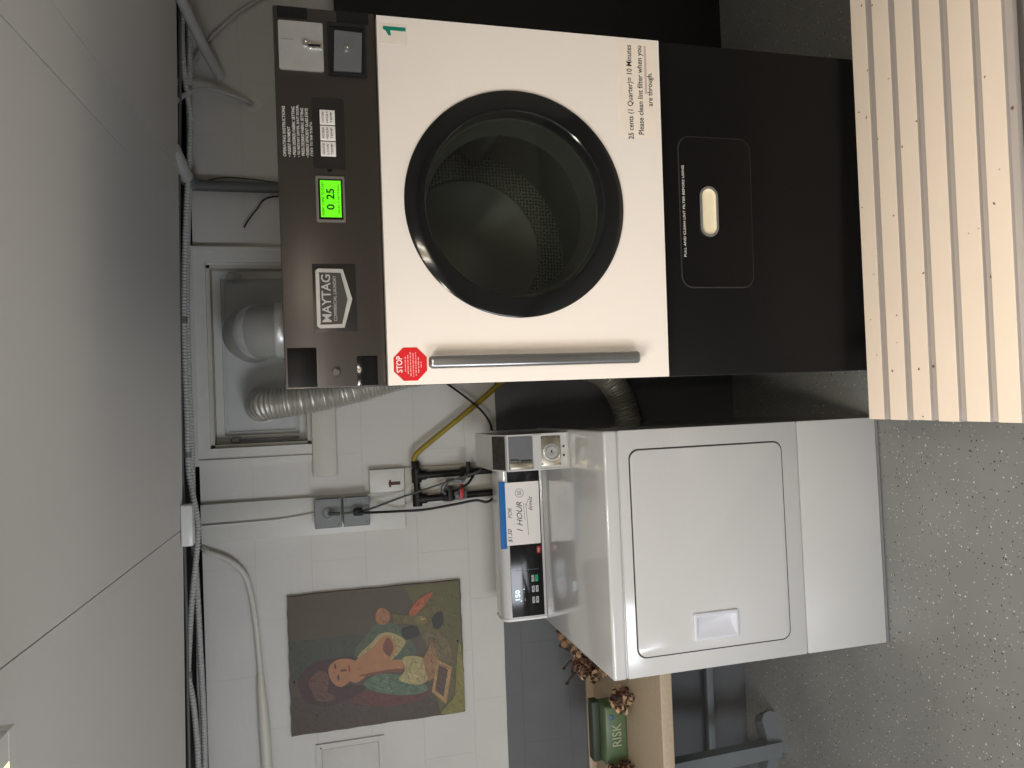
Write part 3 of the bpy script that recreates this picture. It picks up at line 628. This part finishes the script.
# green planter box with raised letters, dried arrangement
M_PLANT = mat('green_glaze', (84, 102, 70), .35, var=.35, nscale=14); M_PLANT2 = mat('green_glaze_dark', (46, 58, 42), .5, var=.2)
CT = .715
gb = empty('green_box', (-1.268, 2.64, CT), label='green box with raised letters standing on the beige counter', cat='box')
bm = new_bm(); bbox(bm, -.105, .112, -.04, .05, 0.0005, .088, .008, 3); fin('box_body', bm, M_PLANT, gb, smooth=True)
bm = new_bm(); bbox(bm, -.108, .115, .012, .06, .085, .118, .006, 3); fin('box_lid', bm, M_PLANT2, gb, smooth=True)
text('raised_lettering', 'RISK', -.035, .050, .026, .062, -.04, mat('pale_green_letters', (150, 160, 128), .5), gb, depth=.003, bold=.01)
bm = new_bm(); bmesh.ops.create_icosphere(bm, subdivisions=2, radius=.011, matrix=Matrix.Translation((.072, -.041, .062)) @ Matrix.Diagonal((1, .25, 1, 1))); fin('painted_flower', bm, mat('dusty_blue', (70, 100, 120), .5), gb, smooth=True)
def curl_clump(name, loc, size, n, label, seed):
    root = empty(name, loc, label=label, cat='dried flowers'); rr = random.Random(seed)
    cols = [mat('dried_brown', (98, 62, 44), .6, var=.4), mat('dried_dark', (54, 34, 26), .7, var=.3), mat('dried_tan', (186, 154, 122), .6, var=.3)]
    bm = new_bm()
    for k in range(n):
        d = Vector((rr.uniform(-1, 1)*size[0], rr.uniform(-1, 1)*size[1], rr.uniform(.1, 1)*size[2]))
        ra = rr.uniform(.008, .020); a0 = rr.uniform(0, 6); ax = Vector((rr.uniform(-1, 1), rr.uniform(-1, 1), rr.uniform(-1, 1))).normalized()
        e1 = ax.orthogonal().normalized(); e2 = ax.cross(e1); wd = rr.uniform(.003, .008); prev = None; mi = rr.choice((0, 0, 1, 2, 2)); th = .0012
        for i in range(12):
            a = a0+i*.42; r = ra*(1-i*.05); c = d+e1*r*math.cos(a)+e2*r*math.sin(a)+ax*i*.0008
            rad = (e1*math.cos(a)+e2*math.sin(a))
            pp = [c-ax*wd, c+ax*wd, c+ax*wd+rad*th, c-ax*wd+rad*th]
            for p in pp:
                if p.z < .001: p.z = .001
            cur = [bm.verts.new(p) for p in pp]
            if prev:
                for j in range(4): bm.faces.new((prev[j], prev[(j+1) % 4], cur[(j+1) % 4], cur[j])).material_index = mi
            prev = cur
    fin('curled_petals', bm, cols, root, smooth=True)
    return root
c_a = curl_clump('dried_flower', (-1.118, 2.555, CT), (.030, .030, .068), 90, 'brown curled dried flower right of the green box, at the dryer corner', 1)
c_b = curl_clump('dried_flower', (-1.395, 2.57, CT), (.034, .035, .080), 110, 'brown curled dried flower left of the green box', 2)
c_c = curl_clump('dried_flower', (-1.055, 2.78, CT), (.05, .06, .13), 110, 'dried brown blossoms against the grey wall behind the white dryer', 3)
M_TW = mat('twig_brown', (58, 36, 30), .7, var=.3)
bm = new_bm()
for pts in (((0, 0, .02), (-.02, .03, .08), (.0, .05, .13), (-.03, .06, .16)), ((.0, .02, .05), (.03, .05, .12), (.06, .06, .17)), ((-.02, .04, .09), (-.06, .05, .13), (-.09, .06, .15)), ((.02, .0, .04), (.08, .04, .12), (.12, .06, .18))):
    sweep(bm, cat(pts, 5), .004, 6)
    bmesh.ops.create_icosphere(bm, subdivisions=1, radius=.008, matrix=Matrix.Translation(pts[-1]))
fin('twigs', bm, M_TW, c_c, smooth=True)
bm = new_bm()
for p in ((.10, .0, .15), (.085, .01, .17), (.07, .0, .13), (.11, .02, .18)):
    bmesh.ops.create_icosphere(bm, subdivisions=2, radius=.017, matrix=Matrix.Translation(p) @ Matrix.Diagonal((1, .7, 1, 1)))
fin('seed_heads', bm, mat('seed_tan', (132, 100, 72), .7, var=.5, nscale=60, bump=.6), c_c, smooth=True)

# ------------------------------------------------------------------ unframed painting on the wall
pic = empty('painting', (-.98, YW, 1.26), label='unframed brown canvas painting of a dark-haired figure with chin on hand, on the wall', cat='painting')
PW, PH = .522, .662
def pal(n, c): return mat('oil_'+n, tuple(int(v*.9) for v in c), .5, var=.16, nscale=35, bump=.15, bscale=60)
bm = new_bm(); rr = random.Random(9); N_ = 16
out = [(-PW/2+PW*i/N_, PH+rr.uniform(-.002, .002)) for i in range(N_+1)]+[(PW/2+rr.uniform(-.002, .002), PH-PH*i/N_) for i in range(1, N_+1)]
out += [(PW/2-PW*i/N_, rr.uniform(-.0015, .0015)) for i in range(1, N_+1)]+[(-PW/2+rr.uniform(-.002, .002), PH*i/N_) for i in range(1, N_)]
poly_y(bm, out[::-1], -.016, -.001); fin('canvas', bm, pal('ground', (84, 71, 50)), pic)
def cv(cx, cy):
    l = 737-(cx-47)*.124; r = 115-(cx-32)*.098; u = (l-cy)/(l-r); v = (cx-40)/782
    return (-PW/2+min(1, max(0, u))*PW, PH*(1-min(1, max(0, v))))
def closed(pts, n=4):
    P = [Vector((p[0], p[1], 0)) for p in pts]; m = len(P); o = []
    for k in range(m):
        a, b, c, d = P[k-1], P[k], P[(k+1) % m], P[(k+2) % m]
        for i in range(n):
            t = i/n; q = .5*((2*b)+(c-a)*t+(2*a-5*b+4*c-d)*t*t+(3*b-a-3*c+d)*t**3); o.append((q.x, q.y))
    return o
shapes = [
 ('green_shade', (66, 66, 50), [(40,315),(330,285),(400,300),(420,420),(300,520),(45,480)], 0),
 ('floor_brown', (74, 58, 42), [(45,560),(300,560),(640,560),(700,600),(700,655),(48,730)], 0),
 ('olive', (98, 92, 48), [(560,70),(812,45),(826,635),(710,650),(690,560),(680,400),(620,270),(600,150)], 0),
 ('tawny', (112, 96, 60), [(640,300),(680,240),(760,330),(780,420),(700,400)], 0),
 ('shawl', (82, 92, 66), [(330,350),(390,280),(420,240),(480,230),(540,260),(590,320),(600,385),(520,405),(440,420),(345,400)], 1),
 ('dress_red', (98, 50, 38), [(270,565),(400,540),(560,520),(650,545),(640,575),(540,600),(450,612),(340,600)], 1),
 ('cream', (172, 156, 104), [(338,388),(400,325),(440,285),(490,278),(555,312),(540,350),(510,385),(470,410),(400,420)], 1),
 ('green_cloth', (92, 112, 86), [(360,505),(430,465),(520,470),(570,505),(640,515),(645,545),(560,562),(450,552),(390,535)], 1),
 ('skin', (176, 122, 78), [(325,405),(400,350),(440,305),(475,290),(512,330),(500,375),(470,410),(400,425),(345,440)], 1),
 ('hair', (66, 40, 32), [(75,500),(95,455),(150,408),(200,398),(300,385),(330,400),(300,415),(240,425),(222,470),(240,515),(300,515),(372,520),(330,560),(250,592),(190,606),(125,596),(88,555)], 1),
 ('curl', (102, 68, 50), [(120,500),(160,450),(205,460),(200,540),(160,560)], 1),
 ('curl', (102, 68, 50), [(140,520),(230,560),(210,585),(150,575)], 1),
 ('skin', (176, 122, 78), [(214,425),(255,395),(315,398),(338,425),(332,462),(305,492),(262,520),(228,502),(210,465)], 1),
 ('skin', (176, 122, 78), [(300,462),(350,438),(450,408),(548,403),(545,450),(450,460),(385,468),(335,500),(300,492)], 1),
 ('shade', (124, 70, 46), [(340,470),(450,448),(545,440),(545,452),(450,462),(385,472)], 1),
 ('shade', (124, 70, 46), [(452,350),(475,300),(500,340),(480,385)], 1),
 ('cream', (172, 156, 104), [(540,400),(560,385),(625,390),(662,430),(655,490),(605,515),(520,492),(548,450)], 1),
 ('hands', (164, 110, 70), [(425,225),(430,180),(455,163),(485,185),(488,220),(460,242)], 1),
 ('vase', (104, 92, 46), [(500,192),(560,200),(620,190),(670,155),(720,155),(738,205),(728,255),(680,275),(630,250),(570,238),(505,238)], 0),
 ('vase_dark', (44, 38, 24), [(680,215),(725,180),(735,235),(700,265)], 1),
 ('vase_light', (164, 146, 76), [(605,210),(650,205),(655,235),(612,240)], 1),
 ('flower', (168, 88, 48), [(575,190),(620,130),(690,92),(665,135),(625,180),(600,200)], 1),
 ('vase_dark', (44, 38, 24), [(540,270),(600,250),(620,290),(560,310)], 1),
 ('table', (152, 112, 68), [(635,395),(678,318),(705,405),(690,480),(655,500),(640,440)], 0),
 ('book', (170, 134, 84), [(700,400),(768,436),(734,604),(668,548)], 0),
 ('book_inner', (84, 62, 46), [(707,426),(748,448),(722,572),(684,540)], 0),
 ('cloth_yellow', (132, 124, 56), [(808,320),(822,480),(824,630),(712,648),(735,610),(775,560),(790,420)], 1),
 ('hair', (66, 40, 32), [(234,420),(240,418),(243,436),(237,438)], 1),
 ('hair', (66, 40, 32), [(246,468),(252,466),(254,486),(248,488)], 1),
 ('lips', (140, 50, 40), [(296,425),(302,424),(304,448),(298,450)], 1),
 ('shade', (124, 70, 46), [(262,444),(284,440),(286,448),(264,452)], 1),
]
bm = new_bm(); mats = []; 
for k, (nm, c, pts, smo) in enumerate(shapes):
    m = pal(nm, c)
    if m not in mats: mats.append(m)
    P2 = [cv(*p) for p in (closed(pts) if smo else pts)]
    yy = -.0162-.00012*k
    vs = [bm.verts.new((p[0], yy, p[1])) for p in P2]; f = bm.faces.new(vs); f.material_index = mats.index(m); f.normal_update()
    # short brush dabs, lighter and darker, inside each patch of paint
    V2 = [pal(nm+'_light', tuple(min(255, int(v*1.16)) for v in c)), pal(nm+'_deep', tuple(int(v*.80) for v in c))]
    for q in V2:
        if q not in mats: mats.append(q)
    xs = [p[0] for p in P2]; zs = [p[1] for p in P2]; area_ = (max(xs)-min(xs))*(max(zs)-min(zs))
    def inside(x, z):
        o = False
        for (xa, za), (xb, zb) in zip(P2, P2[1:]+P2[:1]):
            if (za > z) != (zb > z) and x < (xb-xa)*(z-za)/(zb-za)+xa: o = not o
        return o
    for _ in range(int(min(160, area_*6500)) if nm not in ('lips', 'skin', 'shade') else 6):
        x, z = rr.uniform(min(xs), max(xs)), rr.uniform(min(zs), max(zs)); a = rr.gauss(.6, .6); L_, W_ = rr.uniform(.006, .016), rr.uniform(.0012, .003)
        if nm in ('hair', 'green_cloth'): a += .9
        e = [(x+L_*math.cos(t)*math.cos(a)-W_*math.sin(t)*math.sin(a), z+L_*math.cos(t)*math.sin(a)+W_*math.sin(t)*math.cos(a)) for t in [2*PI*i/8 for i in range(8)]]
        yd = yy-rr.uniform(.00002, .00010)
        if all(inside(*p) for p in e):
            df = bm.faces.new([bm.verts.new((p[0], yd, p[1])) for p in e]); df.material_index = mats.index(V2[rr.random() < .55]); df.normal_update()
bmesh.ops.triangulate(bm, faces=bm.faces[:], ngon_method='EAR_CLIP')
for f in bm.faces:
    f.normal_update()
    if f.normal.y > 0: f.normal_flip()
fin('painted_scene', bm, mats, pic, normals=False)
for (u, v) in ((-.06, .645), (.02, .02)):
    bm = new_bm(); lathe_y(bm, [(0, -.0225), (.003, -.022), (.003, -.015)], u, v, 10); fin('nail', bm, M_IRON, pic)

# ------------------------------------------------------------------ ducts and hoses
du = empty('vent_duct', (.265, 2.76, 1.0), label='grey sheet metal exhaust duct bending from behind the black dryer to the window', cat='duct')
bm = new_bm(); sweep(bm, [Vector((0, 0, z)) for z in (0, .45, .90)], .094, 40); fin('duct_pipe', bm, M_GALV, du, smooth=True)
bm = new_bm(); path = [Vector((0, .100*(1-math.cos(a)), .905+.11*math.sin(a))) for a in [PI/2*i/4 for i in range(5)]]+[Vector((0, .268, 1.015))]
sweep(bm, path, .096, 40); fin('elbow', bm, M_GALV, du, smooth=True)
bm = new_bm(); 
for z in (.885, ): sweep(bm, [Vector((0, 0, z)), Vector((0, 0, z+.008)), Vector((0, 0, z+.030)), Vector((0, 0, z+.036))], lambda k: (.096, .0985, .0985, .0965)[k], 40)
sweep(bm, [path[2]+(path[1]-path[2])*.1, path[2], path[2]+(path[3]-path[2])*.1], lambda k: (.0962, .0975, .0962)[k], 40); fin('bead_ring', bm, mat('bright_ring', (215, 216, 216), .3, .5), du, smooth=True)
hose = corr('foil_hose', [(.0, 3.03, 1.992), (.0, 2.97, 1.995), (.004, 2.895, 1.975), (.012, 2.868, 1.90), (.028, 2.862, 1.78), (.060, 2.862, 1.62), (.105, 2.86, 1.44), (.125, 2.87, 1.2), (.13, 2.87, .85), (.09, 2.88, .66), (.0, 2.89, .575), (-.12, 2.893, .535), (-.25, 2.89, .52)], .050, .0065, .0135, M_FOIL, jag=.0006, n=24)
tag(hose, 'crinkled silver foil dryer hose hanging from the window beside the black dryer', 'hose')
bm = new_bm(); lathe_y(bm, [(.062, 3.03), (.066, 3.02), (.066, 3.012), (.058, 3.008)], 0, 1.992, 32); fin('collar', bm, M_TRIM, hose, smooth=True)

# ------------------------------------------------------------------ outlet boxes, pipes, cords
ob = empty('outlet_box', (-.4115, YW-.022, 0), label='pair of grey surface outlet boxes on the white board', cat='outlet')
for z0, z1 in ((1.712, 1.811), (1.608, 1.706)):
    bm = new_bm(); bbox(bm, -.052, .052, -.04, 0, z0, z1, .005, 2); bbox(bm, -.055, .055, -.044, -.039, z0, z1, .002, 1); b_ = fin('box_cover', bm, M_GREYB, ob, smooth=True)
    for sx in (-.044, .044):
        for sz in (z0+.01, z1-.01): lock('cover_screw', sx, sz, -.044, .004, M_STEELD, b_, False)
    lathe = new_bm(); lathe_y(lathe, [(.024, -.044), (.024, -.047), (.018, -.048), (.016, -.045), (0, -.045)], 0, (z0+z1)/2, 28); fin('receptacle', lathe, M_GREYB, b_, smooth=True)
box('plug', -.012, .012, -.085, -.045, 1.635, 1.668, M_BLACKM, ob, .004)
bm = new_bm(); sweep(bm, cat([(0, -.06, 1.757), (.002, -.072, 1.745), (.0, -.078, 1.72)], 4), .007, 10); fin('plug', bm, M_CORDG, ob, smooth=True)
tag(tube('wall_cable', [(-.43, YW-.028, 2.21), (-.428, YW-.028, 2.05), (-.425, YW-.028, 1.93), (-.413, YW-.028, 1.81)], .0045, M_TRIM), 'painted-over cable running down the white board to the grey boxes', 'cable')
tag(tube('power_cord', [(-.412, YW-.112, 1.652), (-.415, YW-.1, 1.60), (-.425, YW-.05, 1.50), (-.425, YW-.06, 1.40), (-.41, YW-.08, 1.28), (-.40, YW-.085, 1.20), (-.405, YW-.085, 1.14), (-.33, YW-.05, 1.06)], .005, M_CORD), 'black power cord hanging from the lower grey outlet down to the dryer', 'cord')
tag(tube('power_cord', [(-.412, YW-.1, 1.715), (-.405, YW-.09, 1.62), (-.375, YW-.06, 1.50), (-.35, YW-.085, 1.42), (-.325, YW-.11, 1.34), (-.30, YW-.11, 1.24), (-.28, YW-.1, 1.18), (-.225, YW-.05, 1.165), (-.178, YW-.045, 1.135), (-.18, YW-.05, 1.06)], .004, M_CORDG), 'thin dark grey cord crossing the gas pipes from the upper outlet', 'cord')
tag(tube('power_cord', [(.078, YW-.010, 1.303), (.061, YW-.014, 1.282), (.01, YW-.06, 1.225), (-.05, YW-.07, 1.16), (-.10, YW-.06, 1.125), (-.15, YW-.05, 1.108), (-.17, YW-.05, 1.05)], .0045, M_CORD), 'thin black cord sagging across the wall between the two dryers', 'cord')
gp = empty('gas_pipe', (0, YW, 0), label='black iron gas pipes with fittings and valves above the white dryer', cat='pipe')
bm = new_bm(); sweep(bm, [Vector(p) for p in ((-.293, -.045, 1.40), (-.288, -.045, .90))], .0135, 16); fin('pipe_run', bm, M_IRON, gp, smooth=True)
bm = new_bm(); sweep(bm, [Vector(p) for p in ((-.385, -.045, 1.40), (-.374, -.045, .90))], .0135, 16); fin('pipe_run', bm, M_IRON, gp, smooth=True)
bm = new_bm(); sweep(bm, [Vector(p) for p in ((-.250, -.045, 1.425), (-.395, -.045, 1.42))], .0125, 16)
for x in (-.293, -.385):
    sweep(bm, [Vector((x-.026, -.045, 1.422)), Vector((x+.026, -.045, 1.423))], .019, 16); sweep(bm, [Vector((x, -.045, 1.425)), Vector((x+.001, -.045, 1.385))], .019, 16)
sweep(bm, [Vector((-.262, -.045, 1.425)), Vector((-.236, -.045, 1.426))], .017, 6); fin('tee_fitting', bm, M_IRON, gp, smooth=True)
for (x, z, hc) in ((-.380, 1.30, M_IRON), (-.377, 1.255, M_RED), (-.292, 1.225, M_IRON)):
    bm = new_bm(); sweep(bm, [Vector((x, -.045, z-.026)), Vector((x, -.045, z-.012)), Vector((x, -.045, z+.012)), Vector((x, -.045, z+.026))], lambda k: (.018, .022, .022, .018)[k], 8); sweep(bm, [Vector((x, -.045, z)), Vector((x, -.085, z))], .008, 10)
    v_ = fin('gas_valve', bm, M_IRON if hc is M_IRON else M_STEELD, gp); box('valve_handle', x-.012, x+.045, -.092, -.084, z-.008, z+.008, hc, v_, .002)
bm = new_bm(); sweep(bm, cat([(-.375, -.05, 1.31), (-.345, -.09, 1.33), (-.315, -.09, 1.30), (-.318, -.09, 1.25), (-.292, -.06, 1.225)], 6), .007, 10); fin('flex_connector', bm, M_STEELD, gp, smooth=True)
bm = new_bm(); sweep(bm, cat([(-.37, -.06, 1.30), (-.35, -.1, 1.27), (-.33, -.1, 1.23), (-.30, -.07, 1.20)], 6), .005, 8); fin('flex_connector', bm, M_IRON, gp, smooth=True)
yh = tube('gas_line', [(-.240, YW-.045, 1.427), (-.222, YW-.045, 1.428), (-.200, YW-.045, 1.41), (-.14, YW-.04, 1.33), (-.06, YW-.04, 1.22), (.02, YW-.035, 1.115), (.075, YW-.022, 1.045)], .0105, M_YEL); tag(yh, 'yellow coated flexible gas line slanting behind the black dryer', 'pipe')

gpi = tube('vertical_pipe', [(.823, YW-.028, 2.21), (.823, YW-.028, 1.2)], .021, M_GPIPE, sm=1); tag(gpi, 'dark grey vertical pipe right of the window, going behind the black dryer', 'pipe')
tag(tube('wall_wire', [(.84, YW-.02, 2.17), (.862, YW-.008, 2.10), (.858, YW-.01, 2.0), (.846, YW-.02, 1.9), (.84, YW-.02, 1.7)], .0025, M_CORDG), 'thin dark wire hugging the grey vertical pipe', 'wire')
tag(tube('wall_wire', [(.676, YW-.004, 2.032), (.70, YW-.02, 2.015), (.74, YW-.02, 1.985), (.79, YW-.01, 1.94), (.80, YW-.01, 1.8)], .0028, M_CORD), 'short curved black wire poking out of the wall beside the window', 'wire')
# bundle of conduits in the slot above the wall
def y_(z): return 2.86
CA = [(1.535, 2.840, 2.203), (1.390, 2.840, 2.210), (1.245, 2.840, 2.211), (1.138, 2.840, 2.201), (1.049, 2.840, 2.192), (0.923, 2.840, 2.197), (0.743, 2.840, 2.212), (0.529, 2.840, 2.225), (0.316, 2.840, 2.234), (0.174, 2.840, 2.235), (-0.038, 2.840, 2.234), (-0.161, 2.840, 2.235), (-0.250, 2.840, 2.231), (-0.357, 2.840, 2.214), (-0.427, 2.840, 2.209), (-0.532, 2.840, 2.219), (-0.671, 2.840, 2.236), (-0.809, 2.840, 2.248), (-0.930, 2.840, 2.255), (-1.019, 2.840, 2.243), (-1.160, 2.840, 2.234), (-1.369, 2.840, 2.230)]
cnd = corr('flexible_conduit', CA, .0080, .0028, .0115, M_CONDP, n=12); tag(cnd, 'pale ribbed flexible conduit wandering along the top of the wall', 'conduit')
tag(corr('flexible_conduit', [(1.559, 2.880, 2.185), (1.265, 2.880, 2.193), (1.118, 2.880, 2.201), (0.900, 2.880, 2.204), (0.645, 2.880, 2.218), (0.392, 2.880, 2.228), (0.104, 2.880, 2.230), (-0.182, 2.880, 2.228), (-0.468, 2.880, 2.230), (-0.575, 2.880, 2.226), (-0.682, 2.880, 2.223), (-0.789, 2.880, 2.221), (-0.896, 2.880, 2.219), (-1.038, 2.880, 2.216), (-1.180, 2.880, 2.215), (-1.391, 2.880, 2.218)], .0080, .0028, .0105, M_CONDP, n=12), 'ribbed conduit lying nearest the wall top above the painting', 'conduit')
tag(tube('slot_cable', [(1.552, 2.903, 2.197), (0.391, 2.903, 2.230), (-0.323, 2.903, 2.241), (-0.537, 2.903, 2.233), (-0.679, 2.903, 2.231), (-0.820, 2.903, 2.232), (-0.997, 2.903, 2.234), (-1.103, 2.903, 2.230), (-1.383, 2.903, 2.235)], .0045, M_CONDP), 'thin smooth cable running between the two ribbed conduits', 'cable')
tag(tube('steel_conduit', [(1.507, 2.790, 2.205), (1.081, 2.790, 2.217), (0.729, 2.790, 2.230), (0.380, 2.790, 2.237), (-0.140, 2.790, 2.245), (-0.520, 2.790, 2.247), (-0.794, 2.790, 2.248), (-0.999, 2.790, 2.251), (-1.339, 2.790, 2.254)], .0055, M_GPIPE), 'thin grey conduit hugging the ceiling edge', 'conduit')
for k in (8, 11, 18):
    p = Vector(CA[k]); q_ = (Vector(CA[k+1])-Vector(CA[k-1])).normalized()*.010; bm = new_bm(); sweep(bm, [p-q_, p+q_], .0125, 16)
    fin('conduit_clamp', bm, M_CONDM, cnd, smooth=True)
o = box('junction_box', -.458, -.320, 2.690, 2.742, 2.203, 2.241, M_PLAS, bev=.006); tag(o, 'white rectangular junction box at the ceiling edge above the wiring board', 'junction box')
ds = corr('sagging_cable', [(-.50, YW+.02, 2.222), (-.525, YW-.015, 2.195), (-.56, YW-.02, 2.125), (-.61, YW-.018, 2.075), (-.68, YW-.015, 2.052), (-.80, YW-.015, 2.036), (-.95, YW-.015, 2.026), (-1.05, YW-.02, 2.022), (-1.12, YW-.024, 2.018), (-1.2, YW-.022, 2.015), (-1.4, YW-.02, 2.01), (-1.8, YW-.02, 2.0)], .0105, .0008, .02, mat('cable_sleeve', (204, 202, 194), .5), n=12)
tag(ds, 'thick off-white sleeved cable draped across the wall above the painting', 'cable')
bm = new_bm(); path = cat([(-.99, YW-.018, 2.0245), (-1.05, YW-.022, 2.022), (-1.12, YW-.026, 2.018), (-1.2, YW-.026, 2.015), (-1.34, YW-.025, 2.011), (-1.5, YW-.022, 2.007)], 6)
sweep(bm, path, lambda k: .0112+.0085*math.sin(min(1, k/18)*PI/2), 14); fin('tape_wrap', bm, mat('tape_wrap', (208, 204, 192), .45), ds, smooth=True)
# right-hand pipes
tag(tube('plastic_pipe', [(1.50, 2.66, 2.225), (1.40, 2.74, 2.19), (1.30, 2.85, 2.14), (1.235, 2.945, 2.098)], .019, M_CONDP), 'thick painted pipe slanting from the ceiling into the wall at the upper right', 'pipe')
tag(tube('wall_cable', [(1.62, YW-.012, 1.70), (1.60, YW-.012, 1.85), (1.52, YW-.012, 1.99), (1.42, YW-.014, 2.095), (1.33, YW-.02, 2.165), (1.24, 2.90, 2.20), (1.16, 2.87, 2.245), (1.05, 2.87, 2.26)], .0075, M_CONDP), 'painted cable arching down the wall at the far right, below the slanting pipe', 'cable')
lc = tube('wall_cable', [(1.150, YW+.0, 1.992), (1.152, YW-.02, 2.012), (1.165, YW-.035, 2.06), (1.172, YW-.05, 2.11), (1.155, YW-.09, 2.165), (1.10, YW-.15, 2.215), (1.03, YW-.22, 2.235), (.93, YW-.24, 2.236), (.87, YW-.22, 2.232)], .0085, M_CONDP); tag(lc, 'looping white cable leaving a round plate on the wall near the grey pipe', 'cable')
bm = new_bm(); lathe_y(bm, [(.032, YW), (.032, YW-.003), (.022, YW-.005), (.012, YW-.004)], 1.148, 1.99, 32); fin('wall_plate', bm, M_TRIM, lc, smooth=True)
cb_ = empty('pipe_fitting', (.85, 2.76, 2.235), label='round white elbow fitting where cables meet above the grey pipe', cat='fitting')
bm = new_bm(); sweep(bm, cat([(.03, -.06, -.005), (.01, -.02, -.012), (-.015, .04, -.02), (-.028, .10, -.025)], 5), .024, 18); fin('elbow_body', bm, M_CONDP, cb_, smooth=True)
bm = new_bm(); sweep(bm, cat([(-.022, .075, -.022), (-.027, .14, -.03)], 2), .028, 18); fin('collar', bm, M_CONDM, cb_, smooth=True)

# dark plywood sheet on the right
o = box('dark_panel', .86, 2.09, YW-.03, YW-.001, .0, 1.675, mat('dark_stained_board', (20, 18, 17), .5, var=.4, nscale=2)); tag(o, 'black board leaning flat on the wall right of the black dryer', 'board')
